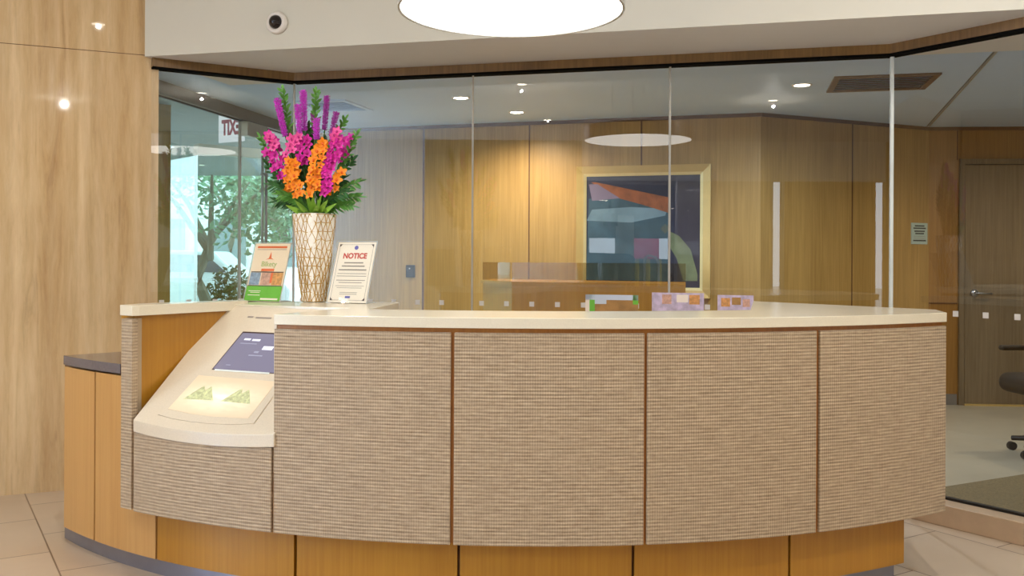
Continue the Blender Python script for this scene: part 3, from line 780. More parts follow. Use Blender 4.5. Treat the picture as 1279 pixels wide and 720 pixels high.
for (x, y, lb) in ((-3.9, 2.4, 'by the stone wall'), (-2.1, 1.4, 'left above the viewer'), (1.9, 1.6, 'right above the viewer'), (0, -.8, 'behind the viewer'), (-1.3, 3.0, 'left of the round lamp'), (1.6, 2.9, 'right of the round lamp'), (3.6, 2.2, 'near the right wall'), (-3.0, -1.0, 'by the entrance')):
    pt_ = lb in ('left above the viewer', 'right above the viewer', 'behind the viewer', 'near the right wall')
    downlight(x, y, ZL, 'round recessed downlight in the lobby ceiling '+lb, g, 29 if pt_ else 31, spot='POINT' if pt_ else 'SPOT', size=3.06, col=(1, .955, .89))

# linear slot and vents on the inner ceiling
s0_, s1_ = at_z(1160, 158, ZC).xy, at_z(1285, 18, ZC).xy
structure(from_bm('trim_40', seg_bm(s0_, s1_, .012, ZC-.004, ZC+.01), 'silver'))
structure(from_bm('trim_41', seg_bm(s0_+Vector((-.02, 0)), s1_+Vector((-.012, 0)), .008, ZC-.003, ZC+.01), 'grey_metal'))
def vent(name, label, pts, mat_f, mat_in):
    P = [at_z(x, y, ZC).xy for x, y in pts]; c = sum(P, Vector((0, 0)))/4
    ud = (P[1]-P[0]).normalized(); L = (P[1]-P[0]).length; Dp = abs((P[2]-P[1]).dot(Vector((-ud.y, ud.x))))
    t = thing(name, label, 'air vent', (c.x, c.y, ZC)); rz = atan2(ud.y, ud.x)
    M = Matrix.Translation((c.x, c.y, ZC)) @ Matrix.Rotation(rz, 4, 'Z')
    bm = bmesh.new(); w = .04
    for s in (-1, 1):
        box_bm((0, s*(Dp/2-w/2), -.006), (L, w, .012), bm=bm, M=M); box_bm((s*(L/2-w/2), 0, -.006), (w, Dp-2*w, .012), bm=bm, M=M)
    from_bm('frame', bm, mat_f, t); from_bm('core', box_bm((0, 0, .02), (L-2*w, Dp-2*w, .036), M=M), 'black', t)
    bm = bmesh.new(); n = 7
    for k in range(n):
        y = -(Dp/2-w)+ (Dp-2*w)*(k+.5)/n
        box_bm((0, 0, 0), (L-2*w, (Dp-2*w)/n*.8, .003), bm=bm, M=M @ Matrix.Translation((0, y, -.004)) @ Matrix.Rotation(.35, 4, 'X'))
    from_bm('louvre_blades', bm, mat_in, t)
vent('ceiling_vent', 'brown rectangular ceiling air vent behind the glass corner on the right', [(1036, 96), (1170, 91), (1160, 110), (1036, 113)], 'bronze', 'bronze')
vent('ceiling_vent', 'pale flat ceiling air vent behind the tops of the purple flowers', [(366, 127), (432, 124), (466, 137), (400, 139)], 'inner_ceiling', 'inner_ceiling')

# security camera on the bulkhead
cw = at_wall(346, 29, BW0, BW1)
cam_t = thing('security_camera', 'white dome security camera with dark lens on the white wall above the glass', 'security camera', tuple(cw))
CM = Matrix.Translation(cw) @ Matrix.Rotation(atan2(d_.y, d_.x), 4, 'Z') @ Matrix.Rotation(pi/2, 4, 'X')
from_bm('housing', lathe_bm([(0, 0), (.060, 0), (.061, .012), (.052, .028), (.038, .030), (.036, .022)], seg=40, M=CM), 'white_plastic', cam_t, smooth=True)
from_bm('dome', lathe_bm([(.038, .02), (.035, .036), (.026, .050), (.013, .058), (0, .060)], seg=32, M=CM), 'dome', cam_t, smooth=True)

# ------------------------------------------------------------------ framed picture on the oak wall
wd = (W[1]-W[0]).normalized(); wn = Vector((-wd.y, wd.x)); rzw = atan2(wd.y, wd.x)
pa, pb = at_wall(721, 209, W[0], W[1]), at_wall(888, 205, W[0], W[1])
bz = at_wall(888, 373, W[0], W[1]).z; tz = (pa.z+pb.z)/2
pw = (pb-pa).xy.length; ph = tz-bz; pc = (pa.xy+pb.xy)/2
pic = thing('framed_picture', 'large gold framed picture hanging on the oak panelled wall', 'picture', (pc.x-wn.x*.002, pc.y-wn.y*.002, bz))
PM = Matrix.Translation((pc.x, pc.y, (tz+bz)/2)) @ Matrix.Rotation(rzw, 4, 'Z') @ Matrix.Rotation(pi/2, 4, 'X')   # local x right, y up, z to the viewer
def rbar(c, s, mat, name, parent, M, h0=0, bev=0):
    return from_bm(name, box_bm((c[0], c[1], h0), s, M=M), mat, parent, bevel=bev)
fw_ = .085
bm = bmesh.new()
def mitre(bm, w, h, wi, z0, z1, z1i):
    o_ = [(-w/2, -h/2), (w/2, -h/2), (w/2, h/2), (-w/2, h/2)]; i_ = [(-w/2+wi, -h/2+wi), (w/2-wi, -h/2+wi), (w/2-wi, h/2-wi), (-w/2+wi, h/2-wi)]
    V = lambda p, z: bm.verts.new(PM @ Vector((p[0], p[1], z)))
    ob = [V(p, z0) for p in o_]; ot = [V(p, z1) for p in o_]; it = [V(p, z1i) for p in i_]; ib = [V(p, z0) for p in i_]
    for k in range(4):
        j = (k+1) % 4
        for a, b_ in ((ob, ot), (ot, it), (it, ib), (ib, ob)): bm.faces.new((a[k], a[j], b_[j], b_[k]))
mitre(bm, pw, ph, fw_*.72, .002, .035, .022); from_bm('frame', bm, 'gold_paint', pic)
bm = bmesh.new(); mitre(bm, pw-fw_*1.44, ph-fw_*1.44, fw_*.28, .002, .024, .014); from_bm('frame_lip', bm, 'gold_light', pic)
cw_, ch = pw-2*fw_, ph-2*fw_
canvas = from_bm('canvas', box_bm((0, 0, .006), (cw_, ch, .008), M=PM), 'navy', pic)
def patch(pts, mat, h):
    bm = bmesh.new(); lo = [bm.verts.new(PM @ Vector((x*cw_-cw_/2, y*ch-ch/2, h))) for x, y in pts]; hi = [bm.verts.new(PM @ Vector((x*cw_-cw_/2, y*ch-ch/2, h+.0006))) for x, y in pts]
    bm.faces.new(lo[::-1]); bm.faces.new(hi)
    for k in range(len(pts)): j = (k+1) % len(pts); bm.faces.new((lo[k], lo[j], hi[j], hi[k]))
    from_bm('painted_shape', bm, mat, canvas)
plain('rust', (150, 84, 50), .6, var=.3, vs=12); plain('dusk_mauve', (128, 112, 136), .6); plain('slate_teal', (58, 84, 100), .6, var=.25, vs=6); plain('sage', (112, 122, 92), .6, var=.25, vs=10)
plain('pale_slate', (112, 136, 152), .6, var=.2, vs=5)
patch([(0, .06), (.74, .06), (.74, .80), (.02, .80)], 'slate_teal', .0102)
patch([(.04, .95), (.08, .95), (.74, .80), (.74, .66), (.50, .74), (.22, .82)], 'rust', .0110)
patch([(.02, .93), (.10, .93), (.30, .80), (.05, .78)], 'dusk_mauve', .0112)
patch([(.0, .60), (.40, .58), (.70, .64), (.72, .70), (.40, .72), (.05, .70)], 'pale_slate', .0106)
patch([(.74, .50), (.82, .46), (.92, .34), (.98, .12), (.98, .06), (.86, .06), (.80, .26), (.74, .36)], 'sage', .0106)
pg = from_bm('glazing', box_bm((0, 0, .0135), (cw_, ch, .002), M=PM), 'acrylic', pic)

# small wall devices
def wall_box(name, label, cat, x, y, wpx, hpx, a, b_, mat, depth=.03):
    p = at_wall(x, y, a, b_); s = F/p.y; d = (b_-a).normalized(); n = Vector((-d.y, d.x)); t = thing(name, label, cat, (p.x, p.y, p.z))
    M = Matrix.Translation(p) @ Matrix.Rotation(atan2(d.y, d.x), 4, 'Z') @ Matrix.Rotation(pi/2, 4, 'X')
    w, h = wpx/s, hpx/s
    return t, M, w, h
t, M, w, h = wall_box('card_reader', 'small black card reader on the grey end of the oak wall', 'card reader', 514, 339, 11.5, 15.5, W[0], W[1], 'black')
from_bm('housing', box_bm((0, 0, .012), (w, h, .024), M=M), 'black', t, bevel=.004)
from_bm('indicator', box_bm((-.005, h*.22, .0245), (.012, .012, .002), M=M), 'silver', t)
t, M, w, h = wall_box('wall_notice', 'small pale green notice plate on the oak wall left of the grey door', 'sign', 1148, 292, 25, 26.5, W[1], W[2], 'sign_green')
w *= 1.08
pl = from_bm('plate', box_bm((0, 0, .004), (w, h, .008), M=M), 'sign_green', t)
for yy, ww in ((.36, .6), (.25, .78), (.11, .64), (0, .54), (-.33, .8)):
    from_bm('text_line', box_bm((0, yy*h, .0085), (w*ww, h*.065, .001), M=M), 'teal_ink', pl)
for yy in (-.13, -.22): from_bm('text_line', box_bm((0, yy*h, .0085), (w*.75, h*.015, .001), M=M), 'grey_ink', pl)

# ------------------------------------------------------------------ floor mat and armchair in the inner room
mt0 = at_z(1190, 606, .004).xy
mpts = [at_z(1186, 611, .004).xy, at_z(1279, 595, .004).xy, Vector((4.3, 5.9)), Vector((4.6, 4.6)), Gext+Vector((.2, .35)), G[5]+Vector((.12, .08))]
mpts = [Vector((2.14, 4.80)), Vector((2.05, 5.10)), at_z(1279, 595, .004).xy, Vector((4.3, 6.3)), Vector((4.1, 4.3)), Gext+Vector((.25, .1))]
tag(from_bm('floor_mat', prism_bm(mpts, .004, .014), 'mat_olive'), 'olive brown textured floor mat just inside the glass on the right', 'mat')

ch_p = at_z(1306, 560, .004); chx, chy = 3.57, 6.18
chair = thing('swivel_chair', 'dark brown swivel armchair behind the glass in front of the grey door', 'chair', (chx, chy, .004))
CMt = Matrix.Translation((chx, chy, 0)) @ Matrix.Rotation(radians(185), 4, 'Z')    # local +x is forward
def sbox(name, c, s, par, mat='chair_fabric', bev=.03, rot=None):
    bm = bmesh.new(); mm = CMt @ Matrix.Translation(c)
    if rot is not None: mm = mm @ rot
    bmesh.ops.create_cube(bm, size=1, matrix=mm @ Matrix.Diagonal((*s, 1)))
    o = from_bm(name, bm, mat, par, smooth=True, bevel=bev)
    o.modifiers['bevel'].segments = 5
    return o
sbox('seat', (.02, 0, .47), (.50, .50, .13), chair, bev=.06)
sbox('backrest', (-.27, 0, .78), (.08, .46, .52), chair, bev=.038, rot=Matrix.Rotation(-.12, 4, 'Y'))
for s in (-1, 1):
    a = sbox('armrest', (.06, s*.29, .69), (.30, .06, .035), chair, bev=.016)
    sbox('arm_post', (.0, s*.29, .57), (.05, .035, .22), a, bev=.01)
from_bm('gas_column', cyl_bm(CMt @ Vector((0, 0, .09)), CMt @ Vector((0, 0, .42)), .03, seg=16), 'black', chair)
for k in range(5):
    a = 2*pi*k/5+.3; p = CMt @ Vector((cos(a)*.28, sin(a)*.28, .085)); q = CMt @ Vector((0, 0, .12))
    lg = from_bm('leg', cyl_bm(q, p, .022, .016, seg=8), 'black', chair)
    from_bm('caster', cyl_bm(p+Vector((0, .018, -.053)), p+Vector((0, -.018, -.053)), .028, seg=14), 'black', lg)

# ------------------------------------------------------------------ things on the counter
def card(name, label, cat, xb, yb, w, h, yaw, lean, holder_mat='acrylic'):
    """a sheet in an acrylic stand; local x right, y up the sheet, z towards the reader"""
    p = at_z(xb, yb, Z_TOP); t = thing(name, label, cat, tuple(p))
    M = Matrix.Translation(p+Vector((0, 0, .003))) @ Matrix.Rotation(yaw, 4, 'Z') @ Matrix.Rotation(pi/2-lean, 4, 'X')
    from_bm('acrylic_front', box_bm((0, h/2, .0025), (w+.008, h+.006, .0012), M=M), 'acrylic', t)
    bm = bmesh.new()
    for s in (-1, 1): box_bm((s*(w/2+.004), h/2, .0015), (.0016, h+.006, .004), bm=bm, M=M)
    box_bm((0, h+.003, .0015), (w+.008, .0016, .004), bm=bm, M=M)
    from_bm('acrylic_rim', bm, 'acrylic_edge', t)
    B = Matrix.Translation(p) @ Matrix.Rotation(yaw, 4, 'Z')
    from_bm('stand_foot', box_bm((0, .055, .0025), (w*.9, .08, .003), M=B), 'acrylic_edge', t)
    return t, M
def rect(t, M, x, y, w, h, mat, name='print', z=.0014):
    return from_bm(name, box_bm((x, y, z), (w, h, .0006), M=M), mat, t)
# brochure
w, h = .205, .280
t, M = card('brochure_stand', 'acrylic stand holding an orange and green cycling brochure, left of the vase', 'brochure', 327.5, 377.2, w, h, radians(-25), radians(17))
sheet = from_bm('brochure', box_bm((0, h/2, 0), (w, h, .0015), M=M), 'paper_peach', t)
rect(sheet, M, 0, .262, w*.84, .010, 'orange_ink'); rect(sheet, M, 0, .250, w*.84, .002, 'grey_ink')
bm = bmesh.new(); pts = [(-.025, .200), (-.008, .208), (.0, .240), (.008, .208), (.025, .200), (.008, .203), (-.008, .203)]
vs = [bm.verts.new(M @ Vector((x, y, .0016))) for x, y in pts]; bm.faces.new(vs); from_bm('tent_logo', bm, 'orange_ink', sheet)
text_obj('logo_lettering', 'Bikety', .036, M @ Matrix.Translation((0, .178, .0014)), 'pale_green_ink', sheet, .0003, .0004, 1.0)
rect(sheet, M, 0, .150, .075, .012, 'orange_ink', z=.0018)
rect(sheet, M, 0, .140, w*.92, .004, 'dark_ink'); rect(sheet, M, 0, .073, w*.96, .004, 'dark_ink')
for k, (mt_, xx) in enumerate((('photo_blue', -.066), ('photo_pink', 0), ('photo_ochre', .064))): rect(sheet, M, xx, .107, .060, .060, mt_, 'photograph')
rect(sheet, M, .03, .112, .012, .05, 'orange_ink', z=.0018)
rect(sheet, M, 0, .036, w, .070, 'green_ink')
rect(sheet, M, -.052, .048, .07, .003, 'paper', z=.0018); rect(sheet, M, -.048, .041, .055, .003, 'paper', z=.0018); rect(sheet, M, -.052, .028, .07, .003, 'paper', z=.0018); rect(sheet, M, .04, .010, .10, .008, 'paper', z=.0018)
# notice
w, h = .200, .290
t, M = card('notice_stand', 'acrylic stand with a white notice sheet titled in red, right of the vase', 'sign', 433.5, 379.3, w, h, radians(-22), radians(19))
sheet = from_bm('notice_sheet', box_bm((0, h/2, 0), (w, h, .0015), M=M), 'paper', t)
rect(sheet, M, 0, h-.012, w-.03, .0012, 'grey_ink'); rect(sheet, M, 0, .012, w-.03, .0012, 'grey_ink')
for s in (-1, 1): rect(sheet, M, s*(w/2-.012), h/2, .0012, h-.04, 'grey_ink')
for sx in (-1, 1):
    for y in (.014, h-.014):
        bm = bmesh.new(); k = 1 if y < .1 else -1
        vs = [bm.verts.new(M @ Vector(q)) for q in ((sx*(w/2-.010), y-k*.004, .0014), (sx*(w/2-.024), y-k*.004, .0014), (sx*(w/2-.010), y+k*.012, .0014))]; bm.faces.new(vs); from_bm('corner_ornament', bm, 'dark_ink', sheet)
from_bm('seal', cyl_bm(M @ Vector((0, .263, .0008)), M @ Vector((0, .263, .0018)), .010, seg=24), 'blue_ink', sheet)
text_obj('heading', 'NOTICE', .036, M @ Matrix.Translation((0, .222, .0014)), 'red_ink', sheet, .0004, .0012, .95)
for yy, ww, hh in ((.190, .10, .006), (.174, .12, .006), (.156, .145, .006), (.138, .15, .0025), (.126, .155, .0025), (.106, .15, .003), (.095, .12, .003), (.079, .15, .002), (.070, .13, .002), (.048, .09, .002), (.040, .09, .002)):
    rect(sheet, M, 0, yy, ww, hh, 'grey_ink')
rect(sheet, M, .0, .026, .026, .010, 'blue_ink', 'seal')

# timber back counter with a smoked screen, inside the glass under the picture
glass_mat('smoked_glass', (.78, .72, .60, 1), .5, .01)
k0, k1 = at(640, 330, 6.75).xy, at(857, 330, 6.30).xy; kl = at(604, 330, 7.25).xy
zt = 1.28-29.6/F*6.5; zs = 1.28+(-330+324.5)/F*6.6+.005
cr = thing('back_counter', 'timber back counter with a smoked glass screen, behind the glass below the framed picture', 'counter', (k0.x, k0.y, .004))
bk = Vector((.11, .6))
from_bm('counter_body', prism_bm([k0, k1, k1+bk, kl+bk*.7, kl], .004, zt-.02), 'credenza_oak', cr)
from_bm('counter_top', prism_bm([k0-bk*.02, k1-bk*.02, k1+bk, kl+bk*.7, kl-Vector((.02, 0))], zt-.02, zt), 'credenza_oak', cr)
from_bm('glass_screen', seg_bm(k0, k1, .008, zt, zs), 'smoked_glass', cr)
from_bm('glass_screen', seg_bm(kl, k0-Vector((.012, -.003)), .008, zt, zs), 'smoked_glass', cr)

# leaflets on an added low shelf, standing in for brochure reflections in the glass
gd = (G[4]-G[1]).normalized(); gn = Vector((-gd.y, gd.x))
def on_g(x, off): p = at_wall(x, 380, G[1]-gn*off, G[4]-gn*off); return p.xy
SHZ = .84
s_a, s_b = on_g(690, .26), on_g(955, .26)
shelf = thing('leaflet_shelf', 'added low timber shelf holding stand-ins for reflected leaflets, behind the reception desk', 'shelf', (((s_a+s_b)/2).x, ((s_a+s_b)/2).y, 0))
from_bm('shelf_top', seg_bm(s_a, s_b, .2, SHZ-.03, SHZ), 'amber_wood', shelf)
for p in (s_a+gd*.05, s_b-gd*.05): from_bm('leg', seg_bm(p-gd*.02, p+gd*.02, .18, 0, SHZ-.03), 'amber_wood', shelf)
def leaflet(label, x0, x1, ytop, parts):
    a, b_ = on_g(x0, .22), on_g(x1, .22); c = (a+b_)/2; L = (b_-a).length; z1 = at_wall((x0+x1)/2, ytop, G[1]-gn*.22, G[4]-gn*.22).z
    hh = z1-SHZ; t = thing('leaflet', label, 'leaflet', (c.x, c.y, SHZ), 'leaflets standing in for reflections behind the desk')
    M = Matrix.Translation((c.x, c.y, SHZ)) @ Matrix.Rotation(atan2(gd.y, gd.x), 4, 'Z') @ Matrix.Rotation(pi/2, 4, 'X')
    sh_ = from_bm('sheet', box_bm((0, hh/2, 0), (L, hh, .002), M=M), parts[0], t)
    for (u0, u1, v0, v1, mt_) in parts[1:]:
        rect(sh_, M, (u0+u1)/2*L, hh-(v0+v1)/2, (u1-u0)*L, (v1-v0), mt_)
plain('pale_blue', (196, 206, 222), .5); plain('tan_print', (166, 124, 70), .5, var=.2, vs=20)
leaflet('green edged leaflet with white banner standing in for a reflection, leftmost of the three', 732, 798, 368.5, ['tan_print', (-.5, .5, 0, .028, 'pale_blue'), (-.5, -.42, 0, .2, 'paper'), (-.42, -.32, 0, .2, 'green_ink'), (.40, .5, .0, .05, 'green_ink'), (-.32, -.1, .028, .05, 'pale_blue')])
leaflet('lilac leaflet with photographs standing in for a reflection, middle of the three', 815, 880, 366, ['lilac', (-.3, -.12, .01, .06, 'photo_pink'), (-.02, .2, .01, .05, 'paper'), (.22, .42, .01, .06, 'photo_ochre')])
leaflet('lilac leaflet with brown pictures standing in for a reflection, rightmost of the three', 897, 942, 369, ['lilac', (-.4, -.15, .015, .06, 'photo_ochre'), (-.1, .15, .012, .05, 'tan_print'), (.2, .4, .02, .06, 'photo_pink')])

# vase -------------------------------------------------------------------
VX, VY = at_z(393, 377.6, Z_TOP).xy
VY = at_z(393, 377.6, Z_TOP).y
VH = .408
vase = thing('flower_vase', 'tall tapered white vase covered in a gold triangular net', 'vase', (VX, VY, Z_TOP))
bm = bmesh.new(); prof = [(.0, 0, 0), (.050, 0, 0), (.060, .004, 0), (.066, .05, 0), (.080, .16, 0), (.096, .28, 0), (.109, VH, 0), (.101, VH, 0), (.095, VH-.03, 0), (.07, .1, 0), (.0, .09, 0)]
def sq(r, z, n=32, ex=4.2):
    out = []
    for k in range(n):
        a = 2*pi*k/n; c, s = cos(a), sin(a); q = (abs(c)**ex+abs(s)**ex)**(-1/ex)
        v = Matrix.Rotation(radians(52), 2) @ Vector((c*q*r*.76, s*q*r*.76)); out.append((v.x, v.y, z))
    return out
rings = []
for r_, z, _ in prof:
    rings.append([bm.verts.new(Vector((VX, VY, Z_TOP))+Vector(v)) for v in sq(max(r_, .0005), z)])
for a, b_ in zip(rings, rings[1:]):
    for k in range(32): bm.faces.new((a[k], a[(k+1) % 32], b_[(k+1) % 32], b_[k]))
bm.faces.new(rings[0][::-1]); bm.faces.new(rings[-1])
me_o = from_bm('vase_body', bm, 'vase_mosaic', vase)
# rim and corner ribs in gold
def sqline(f, z): 
    r_ = .064+(.109-.064)*(z/VH); v = Matrix.Rotation(radians(52)+f, 2) @ Vector((r_*.905, 0)); return Vector((VX+v.x, VY+v.y, Z_TOP+z))
def vsurf(th, z):
    r_ = .064+(.109-.064)*(z/VH) if z > .05 else .0600+.006*(z/.05)
    c, s = cos(th), sin(th); q = (abs(c)**4.2+abs(s)**4.2)**(-1/4.2)*r_*.76*1.008
    v = Matrix.Rotation(radians(52), 2) @ Vector((c*q, s*q)); return Vector((VX+v.x, VY+v.y, Z_TOP+z))
vr = random.Random(5); NT, NZ = 18, 10
gridp = [[vsurf(2*pi*(i+(j % 2)*.5+vr.uniform(-.24, .24))/NT, min(VH-.004, max(.006, VH*(j+vr.uniform(-.22, .22))/NZ if 0 < j < NZ else VH*j/NZ))) for i in range(NT)] for j in range(NZ+1)]
bm = bmesh.new()
for j in range(NZ+1):
    for i in range(NT):
        p = gridp[j][i]
        nb_ = [gridp[j][(i+1) % NT]] if vr.random() < .8 else []
        if j < NZ: nb_ += [gridp[j+1][i], gridp[j+1][(i-1) % NT] if j % 2 == 0 else gridp[j+1][(i+1) % NT]]
        for q_ in nb_: cyl_bm(p, q_, .0018, seg=5, bm=bm, cap=False)
from_bm('gold_net', bm, 'net_gold', vase)

# flowers ----------------------------------------------------------------
MZ = Z_TOP+VH
def fp(x, y, dy=0): return at(x, y, VY+dy)
mouth = Vector((VX, VY, MZ-.04))
BQ = 'bouquet in the gold net vase'
rnd = random.Random(11)
def curve_pts(a, b_, bend, n=8):
    a, b_ = Vector(a), Vector(b_); c = (a+b_)/2+Vector(bend)
    return [a*(1-t)**2+c*2*t*(1-t)+b_*t*t for t in [k/n for k in range(n+1)]]
def liatris(x0, y0, x1, y1, dy, label, mat='purple_bloom', r=.0125):
    top, bot = fp(x0, y0, dy), fp(x1, y1, dy)
    t = thing('liatris_flower', label, 'flower', tuple(mouth), BQ)
    root = mouth+Vector((rnd.uniform(-.04, .04), rnd.uniform(-.03, .03), -.1))
    from_bm('stem', tube_bm([root, root.lerp(bot, .5)+Vector((0, 0, .02)), bot, top], .003, 6), 'stem_green', t)
    bm = bmesh.new(); ax = (top-bot); L = ax.length; q = ax.to_track_quat('Z', 'Y'); n = int(L/.0085)
    for k in range(n):
        s = k/n; rr = r*1.2*(.82+.25*s)*(1 if s < .95 else .65)
        for j in range(8):
            a = j*pi/4+k*.5+rnd.uniform(-.2, .2); c = bot+ax*s + q @ Vector((cos(a)*rr*.55, sin(a)*rr*.55, 0)); e = bot+ax*s + q @ Vector((cos(a)*rr*1.25, sin(a)*rr*1.25, rnd.uniform(.002, .010)))
            cyl_bm(c, e, .0034, .0010, 4, bm)
    cyl_bm(bot, top, r*.4, r*.3, 8, bm)
    from_bm('flower_spike', bm, mat, t)
liatris(345, 122, 356, 170, .00, 'purple liatris spike leaning furthest left in the bouquet')
liatris(371, 130, 374, 168, -.02, 'shorter purple liatris spike beside the tallest one, on its left', r=.011)
liatris(378, 112, 380, 163, .02, 'tallest purple liatris spike in the middle of the bouquet')
liatris(408, 119, 405, 162, .02, 'slim purple liatris spike right of the middle leafy sprig', 'violet_bloom', .0105)
liatris(395, 147, 395, 174, -.04, 'short bright purple liatris spike in front of the others')
liatris(420, 139, 413, 170, -.01, 'dark violet liatris spike leaning right in the bouquet', 'violet_bloom', .0105)
liatris(391, 141, 392, 168, .05, 'half hidden violet liatris spike behind the middle sprig', 'violet_bloom', .010)

# orchid blossoms, shared meshes
def petal(bm, ang, L, w, cup, mi):
    M = Matrix.Rotation(ang, 4, 'Z'); prev = None
    for k in range(5):
        s = k/4; ww = w*sin(pi*(.12+.80*s))*.5; x = L*s; z = cup*s*s
        row = [bm.verts.new(M @ Vector((x, -ww, z+.0015))), bm.verts.new(M @ Vector((x, 0, z-.001))), bm.verts.new(M @ Vector((x, ww, z+.0015)))]
        if prev:
            for j in (0, 1): f = bm.faces.new((prev[j], row[j], row[j+1], prev[j+1])); f.material_index = mi
        prev = row
def blossom_mesh(name, pm, lm, size):
    bm = bmesh.new()
    for k in range(5): petal(bm, pi/2+k*2*pi/5, size*(1 if k % 2 == 0 else .92), size*(.62 if k in (0, 2, 3) else .8), .006, 0)
    n0 = len(bm.faces)
    bmesh.ops.create_uvsphere(bm, u_segments=8, v_segments=5, radius=size*.2, matrix=Matrix.Translation((0, -size*.12, .004)) @ Matrix.Diagonal((1, 1.4, .8, 1)))
    bm.faces.ensure_lookup_table()
    for f in bm.faces[n0:]: f.material_index = 1
    me = bpy.data.meshes.new(name); bm.to_mesh(me); bm.free()
    for p in me.polygons: p.use_smooth = True
    me.materials.append(MM[pm]); me.materials.append(MM[lm]); return me
BM = {'orange': blossom_mesh('orange_blossom', 'orange_petal', 'amber_lip', .022), 'magenta': blossom_mesh('magenta_blossom', 'magenta_petal', 'plum_lip', .022), 'pink': blossom_mesh('pink_blossom', 'pink_petal', 'plum_lip', .022)}
def orchid(pts, kind, dy, label, n, spread=.022):
    t = thing('orchid_spray', label, 'flower', tuple(mouth), BQ)
    P = [fp(x, y, dy) for x, y in pts]
    root = mouth+Vector((rnd.uniform(-.03, .03), rnd.uniform(-.03, .03), -.1))
    from_bm('stem', tube_bm([root, mouth.lerp(P[0], .5)]+P, .0028, 6), 'stem_green', t)
    for k in range(n):
        s = k/(max(1, n-1))*(len(P)-1); i = min(int(s), len(P)-2); c = P[i].lerp(P[i+1], s-i)
        sd_ = 1 if k % 2 else -1
        off = Vector((sd_*rnd.uniform(.2, 1)*spread, -rnd.uniform(.3, 1.4)*spread, rnd.uniform(-.4, .4)*spread)); c = c+off
        o = bpy.data.objects.new('blossom', BM[kind]); COL.objects.link(o); o.parent = t
        look = Vector((off.x*14+rnd.uniform(-.3, .3), -1, rnd.uniform(-.2, .35))).normalized()
        R_ = look.to_track_quat('Z', 'Y').to_matrix().to_4x4() @ Matrix.Rotation(rnd.uniform(-.5, .5), 4, 'Z')
        sc = rnd.uniform(.85, 1.25)
        o.matrix_basis = Matrix.Translation(c-Vector(t.location)) @ R_ @ Matrix.Scale(sc, 4)
orchid([(374, 243), (367, 220), (365, 200)], 'orange', -.075, 'orange orchid spray at the lower left of the bouquet', 15)
orchid([(360, 240), (361, 222), (363, 208)], 'orange', -.05, 'smaller orange orchid spray at the left edge of the orange flowers', 6, .012)
orchid([(392, 240), (394, 218), (398, 196), (402, 178)], 'orange', -.085, 'tallest orange orchid spray in the centre of the bouquet', 18, .020)
orchid([(414, 240), (419, 226), (424, 214)], 'orange', -.06, 'small orange orchid spray peeking out at the lower right', 6, .015)
orchid([(357, 216), (349, 198), (342, 178), (338, 170)], 'magenta', -.02, 'magenta orchid spray arching to the left', 11, .018)
orchid([(352, 222), (344, 206), (337, 190)], 'magenta', .01, 'lower magenta orchid spray at the far left edge', 7, .014)
orchid([(378, 205), (380, 188), (381, 172)], 'magenta', -.04, 'magenta orchid spray between the two orange columns', 8, .018)
orchid([(410, 216), (414, 200), (421, 184), (425, 172)], 'magenta', -.07, 'bright magenta orchid spray at the upper right', 15, .020)
orchid([(409, 240), (410, 228), (408, 214)], 'magenta', -.075, 'magenta orchid spray hanging low beside the centre orange flowers', 9, .016)
orchid([(426, 200), (432, 184), (437, 172)], 'magenta', .01, 'outermost magenta orchid spray on the right', 6, .012)
orchid([(362, 192), (366, 180), (370, 171)], 'pink', -.05, 'pale pink orchid spray below the purple spikes on the left', 6, .016)
orchid([(418, 180), (420, 172), (420, 165)], 'pink', -.085, 'pale pink orchid blossoms above the bright magenta spray', 4, .010)
orchid([(344, 184), (340, 176), (337, 170)], 'pink', -.045, 'pale pink orchid blossoms at the left tip of the bouquet', 4, .008)

def leaf(bm, base, d, L, w, droop=.2, up=Vector((0, 0, 1))):
    d = Vector(d).normalized(); up = Vector((rnd.uniform(-.6, .6), -1, rnd.uniform(-.6, .6))); side = d.cross(up)
    if side.length < .05: side = Vector((1, 0, 0))
    side.normalize(); nrm = side.cross(d)
    n = 6; prev = None
    for k in range(n+1):
        s = k/n; p = Vector(base)+d*L*s-Vector((0, 0, 1))*droop*L*s*s; ww = w*.5*sin(pi*min(1, .06+.94*s))**.8 if k < n else .0004
        row = [bm.verts.new(p-side*ww), bm.verts.new(p-nrm*ww*.3), bm.verts.new(p+side*ww)]
        if prev:
            for j in (0, 1): bm.faces.new((prev[j], row[j], row[j+1], prev[j+1]))
        prev = row
def finish_leaf(bm, name, mat, t):
    me = bpy.data.meshes.new(name); bm.to_mesh(me); bm.free()
    for p in me.polygons: p.use_smooth = True
    return link(name, me, mat, t)
def leafy(x0, y0, x1, y1, dy, label, n=16, L=.030, w=.013, mat='leaf_green', bend=0):
    n = int(n*1.5); L *= 1.25; w *= 1.1
    t = thing('leafy_branch', label, 'foliage', tuple(mouth), BQ)
    bot, top = fp(x1, y1, dy), fp(x0, y0, dy)
    root = mouth+Vector((rnd.uniform(-.04, .04), rnd.uniform(-.04, .04), -.1))
    P = [root]+curve_pts(bot, top, (bend, 0, .01), 8)
    from_bm('stem', tube_bm(P, .0022, 6), 'stem_green', t)
    bm = bmesh.new(); Q = P[1:]
    for k in range(n):
        s = k/(n-1)*8; i = min(int(s), 7); p = Q[i].lerp(Q[i+1], s-i); ax = (Q[i+1]-Q[i]).normalized()
        a = k*2.4; q = ax.to_track_quat('Z', 'Y'); o_ = q @ Vector((cos(a), sin(a), 0))
        leaf(bm, p, ax*.9+o_*(.85 if k < n-1 else .05), L*rnd.uniform(.8, 1.2), w, .12)
    finish_leaf(bm, 'leaves', mat, t)
leafy(353, 114, 362, 172, .03, 'tall leafy sprig between the two leftmost purple spikes', 22)
